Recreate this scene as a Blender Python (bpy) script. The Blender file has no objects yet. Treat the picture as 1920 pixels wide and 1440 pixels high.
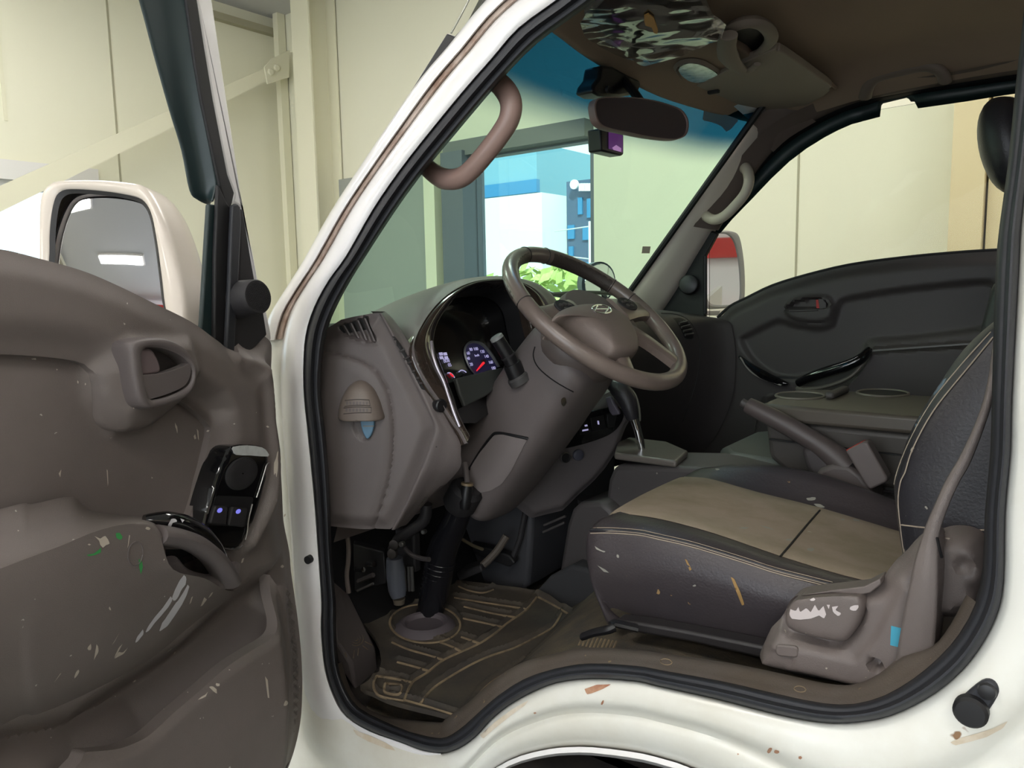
import bpy, math, random
import numpy as np
from mathutils import Vector, Matrix
from mathutils.geometry import delaunay_2d_cdt

random.seed(7)
rad = math.radians
sc = bpy.context.scene
COL = sc.collection

# ------------------------------------------------------------ camera, world, exposure, lamps
F = 1440.0
CAM = Vector((0, 0, 1.45))
ROT = Matrix.Rotation(rad(38), 3, 'Z') @ Matrix.Rotation(rad(83), 3, 'X') @ Matrix.Rotation(rad(-1.06), 3, 'Z')
cd = bpy.data.cameras.new('camera')
cd.sensor_width = 36; cd.lens = 27.0; cd.clip_start = 0.02; cd.clip_end = 400
co = bpy.data.objects.new('camera', cd); COL.objects.link(co)
co.matrix_world = Matrix.Translation(CAM) @ ROT.to_4x4()
sc.camera = co

sc.view_settings.view_transform = 'Standard'
sc.view_settings.look = 'None'
sc.view_settings.gamma = 1
sc.view_settings.use_curve_mapping = False
sc.view_settings.exposure = 0.02
sc.cycles.max_bounces = 8
sc.cycles.transparent_max_bounces = 16
sc.cycles.sample_clamp_indirect = 4
sc.cycles.use_denoising = True

w = bpy.data.worlds.new('world'); sc.world = w; w.use_nodes = True
bg = w.node_tree.nodes['Background']
bg.inputs[0].default_value = (0.80, 0.90, 1.0, 1)
bg.inputs[1].default_value = 2.0

def area_light(name, loc, rot, sx, sy, power, color=(1, 1, 1)):
    l = bpy.data.lights.new(name, 'AREA'); l.shape = 'RECTANGLE'; l.size = sx; l.size_y = sy
    l.energy = power; l.color = color
    o = bpy.data.objects.new(name, l); COL.objects.link(o); o.location = loc; o.rotation_euler = rot
    return o
# added area lamp, standing in for daylight from the unseen open side
area_light('added_daylight_fill', (0.5, -5.9, 2.0), (rad(-90), 0, 0), 6.0, 3.6, 150, (0.93, 0.97, 1.0)).rotation_euler = (rad(90), 0, 0)
LAMP_POWER = 30.0           # emission strength of the ceiling panels

# ------------------------------------------------------------ pixel rays (1920x1440) to points in the place
def ray(px, py):
    return (ROT @ Vector(((px - 960) / F, -(py - 720) / F, -1))).normalized()
def atP(px, py, p0, n):
    d = ray(px, py); t = (Vector(p0) - CAM).dot(n) / d.dot(n)
    return CAM + d * t
def atX(px, py, x): return atP(px, py, (x, 0, 0), Vector((1, 0, 0)))
def atY(px, py, y): return atP(px, py, (0, y, 0), Vector((0, 1, 0)))
def atZ(px, py, z): return atP(px, py, (0, 0, z), Vector((0, 0, 1)))
def atD(px, py, d): return CAM + ray(px, py) * d

class Frame:
    """A local frame: u to the right, v up, w towards the viewer."""
    def __init__(s, o, u, v):
        s.o = Vector(o); s.u = Vector(u).normalized(); s.w = s.u.cross(Vector(v)).normalized(); s.v = s.w.cross(s.u)
    def tr(s, px, py, w=0.0):
        p = atP(px, py, s.o + s.w * w, s.w) - s.o
        return (p.dot(s.u), p.dot(s.v))
    def trs(s, pts, w=0.0): return [s.tr(p[0], p[1], w) for p in pts]
    def pt(s, u, v, w=0.0): return s.o + s.u * u + s.v * v + s.w * w
    def loc(s, p):
        q = Vector(p) - s.o; return (q.dot(s.u), q.dot(s.v), q.dot(s.w))

# ------------------------------------------------------------ curve helpers
def cr(pts, n=6, closed=False):
    """Catmull-Rom through pts (any dimension), n samples per span."""
    P = [np.array(p, float) for p in pts]; N = len(P); out = []
    for i in range(N if closed else N - 1):
        if closed: a, b, c, d = P[i - 1], P[i], P[(i + 1) % N], P[(i + 2) % N]
        else: a, b, c, d = P[max(i - 1, 0)], P[i], P[i + 1], P[min(i + 2, N - 1)]
        for k in range(n):
            t = k / n
            out.append(0.5 * (2 * b + (c - a) * t + (2 * a - 5 * b + 4 * c - d) * t * t + (3 * b - a - 3 * c + d) * t ** 3))
    if not closed: out.append(P[-1])
    return [tuple(p) for p in out]
def resample(pts, step, closed=True):
    P = [np.array(p, float) for p in pts]
    if closed: P = P + [P[0]]
    L = [0.0]
    for a, b in zip(P, P[1:]): L.append(L[-1] + float(np.linalg.norm(b - a)))
    n = max(3, int(L[-1] / step)); out = []; j = 0
    for k in range(n if closed else n + 1):
        s = L[-1] * k / n
        while j < len(L) - 2 and L[j + 1] < s: j += 1
        t = (s - L[j]) / max(L[j + 1] - L[j], 1e-9)
        out.append(tuple(P[j] + (P[j + 1] - P[j]) * min(max(t, 0), 1)))
    return out
def rpoly(pts, r, n=5):
    """Round the corners of a polygon."""
    out = []; N = len(pts)
    for i in range(N):
        p = np.array(pts[i], float); a = np.array(pts[i - 1], float); b = np.array(pts[(i + 1) % N], float)
        da, db = a - p, b - p; la, lb = np.linalg.norm(da), np.linalg.norm(db)
        q = min(r, la * .49, lb * .49); s = p + da / la * q; e = p + db / lb * q
        for k in range(n + 1):
            t = k / n; out.append(tuple((1 - t) ** 2 * s + 2 * t * (1 - t) * p + t * t * e))
    return out
def ell(cx, cy, rx, ry, n=32, rot=0.0, a0=0, a1=360):
    out = []
    full = abs(a1 - a0) >= 360
    for k in range(n if full else n + 1):
        a = rad(a0 + (a1 - a0) * k / n); x, y = rx * math.cos(a), ry * math.sin(a)
        out.append((cx + x * math.cos(rot) - y * math.sin(rot), cy + x * math.sin(rot) + y * math.cos(rot)))
    return out
def dseg(U, V, pts, closed=True):
    """distance from arrays U,V to a polyline"""
    D = np.full(U.shape, 1e9)
    P = list(pts) + ([pts[0]] if closed else [])
    for (ax, ay), (bx, by) in zip(P, P[1:]):
        dx, dy = bx - ax, by - ay; l2 = dx * dx + dy * dy + 1e-18
        t = np.clip(((U - ax) * dx + (V - ay) * dy) / l2, 0, 1)
        D = np.minimum(D, (U - ax - t * dx) ** 2 + (V - ay - t * dy) ** 2)
    return np.sqrt(D)
def inside(U, V, pts):
    I = np.zeros(U.shape, bool); j = len(pts) - 1
    for i in range(len(pts)):
        xi, yi = pts[i]; xj, yj = pts[j]
        if yi != yj:
            c = ((yi > V) != (yj > V)) & (U < (xj - xi) * (V - yi) / (yj - yi) + xi); I ^= c
        j = i
    return I
def sdf(U, V, pts):
    d = dseg(U, V, pts); return np.where(inside(U, V, pts), d, -d)
def sst(x, a, b):
    t = np.clip((x - a) / (b - a), 0, 1); return t * t * (3 - 2 * t)

# ------------------------------------------------------------ object helpers
def link(name, me, mat=None, parent=None, smooth=True, angle=35):
    o = bpy.data.objects.new(name, me); COL.objects.link(o)
    if mat: me.materials.append(mat)
    if smooth and len(me.polygons):
        me.polygons.foreach_set('use_smooth', [True] * len(me.polygons))
        if angle: me.set_sharp_from_angle(angle=rad(angle))
    if parent is not None:
        o.parent = parent; o.matrix_parent_inverse = parent.matrix_world.inverted() if parent.type != 'EMPTY' else Matrix.Translation(-parent.location)
    return o
def mk(name, V, Fc, mat=None, parent=None, smooth=True, angle=35, bevel=0, sub=0, solid=0, off=-1, seg=2):
    me = bpy.data.meshes.new(name); me.from_pydata([tuple(v) for v in V], [], Fc); me.validate(); me.update()
    o = link(name, me, mat, parent, smooth, angle)
    if solid:
        m = o.modifiers.new('s', 'SOLIDIFY'); m.thickness = solid; m.offset = off
    if bevel:
        m = o.modifiers.new('b', 'BEVEL'); m.width = bevel; m.segments = seg; m.limit_method = 'ANGLE'; m.angle_limit = rad(35); m.harden_normals = False
    if sub:
        m = o.modifiers.new('d', 'SUBSURF'); m.levels = sub; m.render_levels = sub
    return o
def thing(name, label, cat, loc=(0, 0, 0), group=None):
    o = bpy.data.objects.new(name, None); COL.objects.link(o); o.location = loc; o.empty_display_size = .05
    o['label'] = label; o['category'] = cat
    if group: o['group'] = group
    return o
def tag(o, label, cat, group=None):
    o['label'] = label; o['category'] = cat
    if group: o['group'] = group
    return o
def struct(o): o['kind'] = 'structure'; return o
def lab(o, s): o['label'] = s; return o
def boxg(c, s, R=None):
    V = []; 
    for z in (-1, 1):
        for y in (-1, 1):
            for x in (-1, 1):
                p = Vector((x * s[0] / 2, y * s[1] / 2, z * s[2] / 2))
                V.append((R @ p if R else p) + Vector(c))
    return V, [(0, 2, 3, 1), (4, 5, 7, 6), (0, 1, 5, 4), (2, 6, 7, 3), (0, 4, 6, 2), (1, 3, 7, 5)]
def box(name, c, s, mat, parent=None, R=None, bevel=0, **k):
    V, Fc = boxg(c, s, R); return mk(name, V, Fc, mat, parent, bevel=bevel, **k)
class MB:
    """collects pieces of one part"""
    def __init__(s): s.V = []; s.F = []
    def add(s, V, Fc):
        b = len(s.V); s.V += [Vector(v) for v in V]; s.F += [tuple(i + b for i in f) for f in Fc]; return s
    def box(s, c, sz, R=None): return s.add(*boxg(c, sz, R))
    def tube(s, *a, **k): return s.add(*tubeg(*a, **k))
    def prism(s, *a, **k): return s.add(*prismg(*a, **k))
    def build(s, name, mat, parent=None, **k): return mk(name, s.V, s.F, mat, parent, **k)
def prismg(P, vec):
    P = [Vector(p) for p in P]; vec = Vector(vec); n = len(P)
    return P + [p + vec for p in P], [tuple(range(n))[::-1], tuple(range(n, 2 * n))] + [(i, (i + 1) % n, (i + 1) % n + n, i + n) for i in range(n)]
def prism(name, P, vec, mat, parent=None, bevel=0, **k):
    V, Fc = prismg(P, vec)
    o = mk(name, V, Fc, mat, parent, bevel=bevel, **k)
    import bmesh
    bm = bmesh.new(); bm.from_mesh(o.data); bmesh.ops.recalc_face_normals(bm, faces=bm.faces); bm.to_mesh(o.data); bm.free()
    if k.get('smooth', True): o.data.set_sharp_from_angle(angle=rad(35))
    return o
def tubeg(path, r, seg=12, caps=True, n=0, flat=None, closed=False, up=None):
    P = [Vector(p) for p in (cr(path, n, closed) if n else path)]; N = len(P)
    if isinstance(r, (int, float)): Rr = [r] * N
    else:
        if n:
            R0 = list(r); Rr = []
            M = len(R0)
            for i in range(M if closed else M - 1):
                for k in range(n): Rr.append(R0[i] + (R0[(i + 1) % M] - R0[i]) * k / n)
            if not closed: Rr.append(R0[-1])
        else: Rr = list(r)
    V = []; Fc = []; prev = None
    for i, p in enumerate(P):
        if closed: t = (P[(i + 1) % N] - P[i - 1]).normalized()
        else: t = (P[min(i + 1, N - 1)] - P[max(i - 1, 0)]).normalized()
        if prev is None:
            a = Vector(up) if up is not None else (Vector((0, 0, 1)) if abs(t.z) < .9 else Vector((1, 0, 0)))
        else: a = prev
        a = (a - t * a.dot(t)).normalized(); b = t.cross(a); prev = a
        fa = flat if flat else 1.0
        for k in range(seg):
            g = 2 * math.pi * k / seg
            V.append(p + (a * math.cos(g) * fa + b * math.sin(g)) * Rr[i])
    for i in range(N if closed else N - 1):
        j = (i + 1) % N
        for k in range(seg):
            Fc.append((i * seg + k, i * seg + (k + 1) % seg, j * seg + (k + 1) % seg, j * seg + k))
    if caps and not closed:
        Fc.append(tuple(range(seg))[::-1]); Fc.append(tuple((N - 1) * seg + k for k in range(seg)))
    return V, Fc
def tube(name, path, r, mat, parent=None, seg=12, caps=True, n=0, flat=None, closed=False, up=None, **k):
    V, Fc = tubeg(path, r, seg, caps, n, flat, closed, up); return mk(name, V, Fc, mat, parent, **k)
def latheg(o, axis, prof, seg=32, up=None):
    """prof: list of (distance along axis, radius)"""
    o = Vector(o); t = Vector(axis).normalized(); a = Vector(up) if up is not None else (Vector((0, 0, 1)) if abs(t.z) < .9 else Vector((1, 0, 0)))
    a = (a - t * a.dot(t)).normalized(); b = t.cross(a); V = []; Fc = []
    for (s, r) in prof:
        for k in range(seg):
            g = 2 * math.pi * k / seg; V.append(o + t * s + (a * math.cos(g) + b * math.sin(g)) * max(r, 1e-5))
    for i in range(len(prof) - 1):
        for k in range(seg): Fc.append((i * seg + k, i * seg + (k + 1) % seg, (i + 1) * seg + (k + 1) % seg, (i + 1) * seg + k))
    Fc.append(tuple(range(seg))[::-1]); Fc.append(tuple((len(prof) - 1) * seg + k for k in range(seg)))
    return V, Fc
def lathe(name, o, axis, prof, mat, parent=None, seg=32, **k):
    V, Fc = latheg(o, axis, prof, seg); return mk(name, V, Fc, mat, parent, **k)
def loft(name, rows, mat, parent=None, nu=1, nv=1, closed=False, solid=0, off=-1, caps=False, flip=False, **k):
    """rows of points; nu subdivides along each row, nv between the rows; closed joins each row's ends"""
    Rw = [[tuple(p) for p in r] for r in rows]
    if nu > 1: Rw = [cr(r, nu, closed) for r in Rw]
    if nv > 1:
        cols = [cr([r[j] for r in Rw], nv) for j in range(len(Rw[0]))]
        Rw = [[c[i] for c in cols] for i in range(len(cols[0]))]
    M = len(Rw[0]); V = [p for r in Rw for p in r]; Fc = []
    for i in range(len(Rw) - 1):
        for j in range(M if closed else M - 1):
            f = (i * M + j, i * M + (j + 1) % M, (i + 1) * M + (j + 1) % M, (i + 1) * M + j)
            Fc.append(f[::-1] if flip else f)
    if caps:
        Fc.append(tuple(range(M))); Fc.append(tuple((len(Rw) - 1) * M + j for j in range(M))[::-1])
    return mk(name, V, Fc, mat, parent, solid=solid, off=off, **k)
def relief(name, fr, outline, hfun, mat, parent=None, step=.006, holes=(), back=.02, smooth_angle=50, rim=True):
    """A moulded sheet: outline and holes in the frame's u,v, height from hfun(U,V), rim turned back by `back`."""
    O = resample(outline, step, True); H = [resample(h, step, True) for h in holes]
    A = np.array(O); u0, v0 = A.min(0); u1, v1 = A.max(0)
    gu = np.arange(u0, u1, step); gv = np.arange(v0, v1, step * .866)
    GU, GV = np.meshgrid(gu, gv); GU = GU + (np.arange(len(gv)) % 2)[:, None] * step / 2
    GU = GU.ravel(); GV = GV.ravel()
    keep = inside(GU, GV, O) & (dseg(GU, GV, O) > step * .55)
    for h in H: keep &= ~inside(GU, GV, h) & (dseg(GU, GV, h) > step * .55)
    G = np.stack([GU[keep], GV[keep]], 1)
    pts = [Vector(p) for p in O]; edges = [(i, (i + 1) % len(O)) for i in range(len(O))]
    for h in H:
        b = len(pts); pts += [Vector(p) for p in h]; edges += [(b + i, b + (i + 1) % len(h)) for i in range(len(h))]
    nb = len(pts); pts += [Vector((a, b)) for a, b in G]
    vs, es, fs, ov, oe, of = delaunay_2d_cdt(pts, edges, [], 0, 1e-7)
    VA = np.array([tuple(v) for v in vs]); T = np.array([tuple(f) for f in fs])
    C = VA[T].mean(1); k = inside(C[:, 0], C[:, 1], O)
    for h in H: k &= ~inside(C[:, 0], C[:, 1], h)
    T = T[k]
    W = hfun(VA[:, 0], VA[:, 1]) if hfun else np.zeros(len(VA))
    o_, u_, v_, w_ = (np.array(x) for x in (fr.o, fr.u, fr.v, fr.w))
    X = o_ + VA[:, :1] * u_ + VA[:, 1:2] * v_ + W[:, None] * w_
    V = [tuple(x) for x in X]; Fc = []
    for t in T:
        a, b, c = VA[t[0]], VA[t[1]], VA[t[2]]
        Fc.append(tuple(int(i) for i in (t if (b[0] - a[0]) * (c[1] - a[1]) - (b[1] - a[1]) * (c[0] - a[0]) > 0 else t[::-1])))
    if rim:
        cnt = {}
        for f in Fc:
            for i in range(3):
                e = (f[i], f[(i + 1) % 3]); cnt[(min(e), max(e))] = cnt.get((min(e), max(e)), 0) + 1
        mp = {}
        for f in list(Fc):
            for i in range(3):
                e = (f[i], f[(i + 1) % 3])
                if cnt[(min(e), max(e))] == 1:
                    for q in e:
                        if q not in mp:
                            mp[q] = len(V); V.append(tuple(np.array(V[q]) - w_ * back))
                    Fc.append((e[1], e[0], mp[e[0]], mp[e[1]]))
    return mk(name, V, Fc, mat, parent, angle=smooth_angle)
def text_part(name, s, fr, u, v, w, size, mat, parent, ext=.0006, rot=0.0, align='CENTER'):
    cu = bpy.data.curves.new('t', 'FONT'); cu.body = s; cu.size = size; cu.extrude = ext; cu.align_x = align; cu.align_y = 'CENTER'
    t = bpy.data.objects.new('t', cu); COL.objects.link(t)
    dg = bpy.context.evaluated_depsgraph_get(); me = bpy.data.meshes.new_from_object(t.evaluated_get(dg))
    bpy.data.objects.remove(t)
    M = Matrix((fr.u, fr.v, fr.w)).transposed() @ Matrix.Rotation(rot, 3, 'Z')
    base = fr.pt(u, v, w)
    for q in me.vertices: q.co = base + M @ q.co
    return link(name, me, mat, parent, smooth=False)

# ------------------------------------------------------------ materials
def lin(c):
    return tuple(((x / 255) / 12.92 if x / 255 <= .04045 else ((x / 255 + .055) / 1.055) ** 2.4) for x in c) + (1,)
def mat(name, col, rough=.6, metal=0, bump=0, bscale=200, var=0, vscale=6, col2=None, spec=.5, coat=0, emit=None, es=0, speck=None, speck_t=.72, speck_s=60, sheen=0):
    m = bpy.data.materials.new(name); m.use_nodes = True; nt = m.node_tree; b = nt.nodes['Principled BSDF']
    c = lin(col) if max(col) > 1.001 else tuple(col) + (1,)
    b.inputs['Base Color'].default_value = c; b.inputs['Roughness'].default_value = rough
    b.inputs['Metallic'].default_value = metal; b.inputs['Specular IOR Level'].default_value = spec
    b.inputs['Coat Weight'].default_value = coat
    if coat: b.inputs['Coat Roughness'].default_value = .06
    if sheen: b.inputs['Sheen Weight'].default_value = sheen
    tc = nt.nodes.new('ShaderNodeTexCoord'); last = None
    def mix(fac, A, B):
        x = nt.nodes.new('ShaderNodeMix'); x.data_type = 'RGBA'
        nt.links.new(fac, x.inputs[0])
        for s, i in ((A, 6), (B, 7)):
            if isinstance(s, tuple): x.inputs[i].default_value = s
            else: nt.links.new(s, x.inputs[i])
        return x.outputs[2]
    cur = c
    if var:
        n = nt.nodes.new('ShaderNodeTexNoise'); n.inputs['Scale'].default_value = vscale; n.inputs['Detail'].default_value = 8; n.inputs['Roughness'].default_value = .65
        nt.links.new(tc.outputs['Object'], n.inputs['Vector'])
        r = nt.nodes.new('ShaderNodeMapRange'); r.inputs[1].default_value = .38; r.inputs[2].default_value = .68
        r.inputs[4].default_value = var
        nt.links.new(n.outputs['Fac'], r.inputs[0])
        cur = mix(r.outputs[0], cur, lin(col2) if col2 else tuple(x * .6 for x in c[:3]) + (1,))
    if speck:
        n = nt.nodes.new('ShaderNodeTexNoise'); n.inputs['Scale'].default_value = speck_s; n.inputs['Detail'].default_value = 3
        nt.links.new(tc.outputs['Object'], n.inputs['Vector'])
        r = nt.nodes.new('ShaderNodeMapRange'); r.inputs[1].default_value = speck_t; r.inputs[2].default_value = speck_t + .02
        nt.links.new(n.outputs['Fac'], r.inputs[0]); cur = mix(r.outputs[0], cur, lin(speck))
    if not isinstance(cur, tuple): nt.links.new(cur, b.inputs['Base Color'])
    if bump:
        n = nt.nodes.new('ShaderNodeTexNoise'); n.inputs['Scale'].default_value = bscale; n.inputs['Detail'].default_value = 4
        nt.links.new(tc.outputs['Object'], n.inputs['Vector'])
        bp = nt.nodes.new('ShaderNodeBump'); bp.inputs['Strength'].default_value = bump; bp.inputs['Distance'].default_value = .001
        nt.links.new(n.outputs['Fac'], bp.inputs['Height']); nt.links.new(bp.outputs[0], b.inputs['Normal'])
    if emit:
        b.inputs['Emission Color'].default_value = lin(emit); b.inputs['Emission Strength'].default_value = es
    return m
def glass_mat(name, tint, rough=0.0, refl=.08, band=None):
    """clear pane: tinted transparency plus a weak mirror coat; band=(z0,z1,col) is the coloured shade strip of a windscreen"""
    m = bpy.data.materials.new(name); m.use_nodes = True; nt = m.node_tree; nt.nodes.clear()
    out = nt.nodes.new('ShaderNodeOutputMaterial'); t = nt.nodes.new('ShaderNodeBsdfTransparent'); g = nt.nodes.new('ShaderNodeBsdfGlossy')
    mx = nt.nodes.new('ShaderNodeMixShader'); fr = nt.nodes.new('ShaderNodeFresnel'); fr.inputs[0].default_value = 1.45
    g.inputs['Roughness'].default_value = rough; g.inputs[0].default_value = (refl * 10, refl * 10, refl * 10, 1)
    t.inputs[0].default_value = tint + (1,)
    if band:
        tc = nt.nodes.new('ShaderNodeTexCoord'); sp = nt.nodes.new('ShaderNodeSeparateXYZ'); nt.links.new(tc.outputs['Object'], sp.inputs[0])
        r = nt.nodes.new('ShaderNodeMapRange'); r.interpolation_type = 'SMOOTHSTEP'; r.inputs[1].default_value = band[0]; r.inputs[2].default_value = band[1]
        nt.links.new(sp.outputs[2], r.inputs[0])
        x = nt.nodes.new('ShaderNodeMix'); x.data_type = 'RGBA'; nt.links.new(r.outputs[0], x.inputs[0])
        x.inputs[6].default_value = tint + (1,); x.inputs[7].default_value = band[2] + (1,); nt.links.new(x.outputs[2], t.inputs[0])
    nt.links.new(fr.outputs[0], mx.inputs[0]); nt.links.new(t.outputs[0], mx.inputs[1]); nt.links.new(g.outputs[0], mx.inputs[2]); nt.links.new(mx.outputs[0], out.inputs[0])
    return m

M_trim = mat('brown_plastic', (117, 108, 104), .55, bump=.35, bscale=900, var=.35, vscale=9, col2=(100, 92, 88), speck=(190, 185, 175), speck_t=.735, speck_s=75)
M_trim2 = mat('brown_plastic_clean', (106, 98, 97), .5, bump=.3, bscale=900, var=.3, vscale=5, col2=(94, 86, 84))
M_trimdk = mat('charcoal_plastic', (68, 63, 63), .5, bump=.3, bscale=900, var=.3, vscale=6, col2=(60, 56, 55))
M_pillar = mat('grey_pillar_plastic', (222, 210, 197), .6, bump=.2, bscale=900)
M_head = mat('headliner_cloth', (160, 138, 120), .95, bump=.3, bscale=700, var=.3, vscale=3, col2=(148, 128, 112))
M_visor = mat('visor_vinyl', (146, 133, 122), .7, bump=.2, bscale=500)
M_white = mat('white_body_paint', (236, 233, 233), .28, coat=.5, var=.25, vscale=5, col2=(222, 219, 206), speck=(150, 120, 88), speck_t=.735, speck_s=22)
M_whited = mat('dirty_body_paint', (233, 232, 224), .35, coat=.3, var=.55, vscale=4, col2=(206, 198, 178), speck=(140, 108, 78), speck_t=.72, speck_s=26)
M_rust = mat('rust_sealant', (196, 180, 168), .7, var=.9, vscale=22, col2=(142, 112, 94))
M_rub = mat('black_rubber', (40, 41, 46), .55, bump=.2, bscale=300)
M_rubd = mat('black_rubber_dark', (22, 21, 23), .6)
M_black = mat('black_plastic', (26, 25, 27), .4)
M_blackm = mat('matt_black_plastic', (38, 36, 38), .7, bump=.3, bscale=700)
M_gloss = mat('gloss_black', (16, 16, 18), .12, coat=.6)
M_woodg = mat('dark_gloss_trim', (62, 52, 46), .15, coat=1, var=.6, vscale=30, col2=(30, 24, 20))
M_chrome = mat('chrome', (225, 225, 225), .12, metal=1)
M_steel = mat('dull_steel', (150, 148, 145), .4, metal=.9)
M_leather = mat('black_leather', (38, 37, 42), .42, bump=.5, bscale=260, var=.4, vscale=7, col2=(62, 58, 58), speck=(150, 145, 135), speck_t=.74, speck_s=60)
M_leathb = mat('brown_black_leather', (58, 53, 56), .4, bump=.5, bscale=260, var=.5, vscale=6, col2=(70, 63, 63), speck=(160, 130, 90), speck_t=.74, speck_s=50)
M_fabric = mat('tan_seat_cloth', (162, 146, 129), .85, bump=.5, bscale=600, var=.9, vscale=8, col2=(136, 126, 104), speck=(190, 185, 170), speck_t=.74, speck_s=40)
M_thread = mat('pale_thread', (158, 144, 128), .8)
M_wheel = mat('wheel_leather', (120, 107, 100), .3, bump=.15, bscale=300, var=.4, vscale=12, col2=(92, 82, 76), coat=.15)
M_mat_f = mat('floor_mat_rubber', (68, 63, 59), .75, bump=.6, bscale=120, var=.8, vscale=10, col2=(94, 84, 71))
M_ridge = mat('dusty_ridge', (154, 134, 106), .9, bump=.4, bscale=150, var=.9, vscale=25, col2=(96, 84, 70))
M_carpet = mat('cab_carpet', (50, 47, 46), .95, bump=.8, bscale=400, var=.6, vscale=12, col2=(78, 68, 56))
M_tubeblk = mat('shaft_rubber', (24, 24, 28), .25)
M_belt = mat('belt_webbing', (108, 99, 95), .6, bump=.4, bscale=900)
M_red = mat('red_plastic', (170, 40, 36), .4)
M_blue = mat('blue_lamp_lens', (98, 134, 160), .3)
M_paintw = mat('white_paint_flake', (206, 204, 208), .6)
M_paintg = mat('green_paint_flake', (60, 150, 80), .6)
M_cream = mat('cream_housing_paint', (208, 198, 186), .35, coat=.3)
M_mirror = mat('mirror_glass', (235, 235, 240), .02, metal=1)
M_mirrord = mat('grey_reflection_glass', (84, 76, 80), .12, spec=.8)  # not reflective metal: grey base colour painted in for the dim cabin reflection
M_visorgl = mat('smoked_green_acrylic', (30, 46, 47), .42)
M_card = mat('cyan_sticker', (60, 150, 175), .5)
M_amber = mat('amber_tag', (205, 150, 80), .5)
# ============================================================ THE WORKSHOP
M_wall = mat('cream_wall_panel', (236, 234, 212), .6, var=.25, vscale=1.5, col2=(230, 227, 202))
M_wall2 = mat('cream_steel_paint', (233, 230, 205), .45)
M_warm = mat('warm_cream_steel', (224, 208, 168), .5)
M_ceil = mat('grey_ceiling_panel', (196, 196, 198), .8)
M_floor = mat('workshop_floor_paint', (120, 124, 122), .35, var=.5, vscale=2)
M_seam = mat('panel_seam', (168, 164, 140), .7)
M_board = mat('grey_board', (158, 162, 156), .5)
M_frame = mat('grey_window_frame', (112, 118, 128), .4, metal=.3)
M_lintel = mat('grey_lintel', (120, 122, 120), .6)
M_lampw = mat('lamp_diffuser', (255, 255, 255), .5, emit=(255, 252, 246), es=LAMP_POWER)
M_redw = mat('red_band_paint', (190, 50, 44), .5)
M_whitew = mat('white_panel', (230, 228, 225), .5)
M_pane = glass_mat('clear_pane', (.93, .97, .96))

XF, YS, XB, YL, ZC = -5.5, 4.0, 7.0, -6.0, 3.66
def wall(name, pts, vec, m, **k): return struct(prism(name, pts, vec, m, smooth=False, **k))
struct(box('floor', ((XF + XB) / 2, (YS + YL) / 2, -.05), (XB - XF + .6, YS - YL + .6, .1), M_floor, smooth=False))
struct(box('ceiling', ((XF + XB) / 2, (YS + YL) / 2, ZC + .05), (XB - XF + .6, YS - YL + .6, .1), M_ceil, smooth=False))
# front wall (the one the truck faces) with window_2
WY0, WY1, WZ0, WZ1 = .2, 2.50, 1.0, 2.31
m_ = MB()
m_.box((XF - .1, (YL + WY0) / 2, ZC / 2), (.2, WY0 - YL, ZC)); m_.box((XF - .1, (YS + .2 + WY1) / 2, ZC / 2), (.2, YS + .2 - WY1, ZC))
m_.box((XF - .1, (WY0 + WY1) / 2, (ZC + WZ1) / 2), (.2, WY1 - WY0, ZC - WZ1)); m_.box((XF - .1, (WY0 + WY1) / 2, WZ0 / 2), (.2, WY1 - WY0, WZ0))
struct(m_.build('wall_front', M_wall, smooth=False))
# side wall beyond the passenger side with window_1
SX0, SX1, SZ0, SZ1 = -3.60, -2.48, .75, 2.40
m_ = MB()
m_.box(((XF + SX0) / 2, YS + .1, ZC / 2), (SX0 - XF, .2, ZC)); m_.box(((XB + SX1) / 2, YS + .1, ZC / 2), (XB - SX1, .2, ZC))
m_.box(((SX0 + SX1) / 2, YS + .1, (ZC + SZ1) / 2), (SX1 - SX0, .2, ZC - SZ1)); m_.box(((SX0 + SX1) / 2, YS + .1, SZ0 / 2), (SX1 - SX0, .2, SZ0))
struct(m_.build('wall_right', M_wall, smooth=False))
# rear wall with red band, left wall with the wide open shutter
m_ = MB(); m_.box((XB + .1, (YS + YL) / 2, ZC / 2), (.2, YS - YL + .4, ZC)); struct(m_.build('wall_rear', M_wall, smooth=False))
m_ = MB(); m_.box((-4.4, YL - .1, ZC / 2), (2.6, .2, ZC)); m_.box((5.6, YL - .1, ZC / 2), (3.2, .2, ZC)); m_.box((.45, YL - .1, 3.5), (7.1, .2, .34))
struct(m_.build('wall_left', M_wall, smooth=False))

# windows
def window(name, plane, a0, a1, z0, z1, fm, fw=.05, bars=(), hb=()):
    t = bpy.data.objects.new(name, None); COL.objects.link(t); t['kind'] = 'structure'
    b = MB()
    def bx(c, h, sa, sz):
        if plane == 'x': b.box((XF - .06, c, h), (.08, sa, sz))
        else: b.box((c, YS + .05, h), (sa, .08, sz))
    bx(a0 + fw / 2, (z0 + z1) / 2, fw, z1 - z0); bx(a1 - fw / 2, (z0 + z1) / 2, fw, z1 - z0)
    bx((a0 + a1) / 2, z0 + fw / 2, a1 - a0, fw); bx((a0 + a1) / 2, z1 - fw / 2, a1 - a0, fw)
    for c in bars: bx(c, (z0 + z1) / 2, fw * .8, z1 - z0)
    b.build('window_frame', fm, t, smooth=False)
    if plane == 'x': box('window_pane', (XF - .07, (a0 + a1) / 2, (z0 + z1) / 2), (.006, a1 - a0 - fw, z1 - z0 - fw), M_pane, t, smooth=False)
    else: box('window_pane', ((a0 + a1) / 2, YS + .06, (z0 + z1) / 2), (a1 - a0 - fw, .006, z1 - z0 - fw), M_pane, t, smooth=False)
    return t
w2 = window('window_2', 'x', WY0, WY1, WZ0, WZ1 - .12, M_whitew, .05)
w1 = window('window_1', 'y', -3.43, SX1, SZ0, SZ1 - .05, M_frame, .03)
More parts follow.
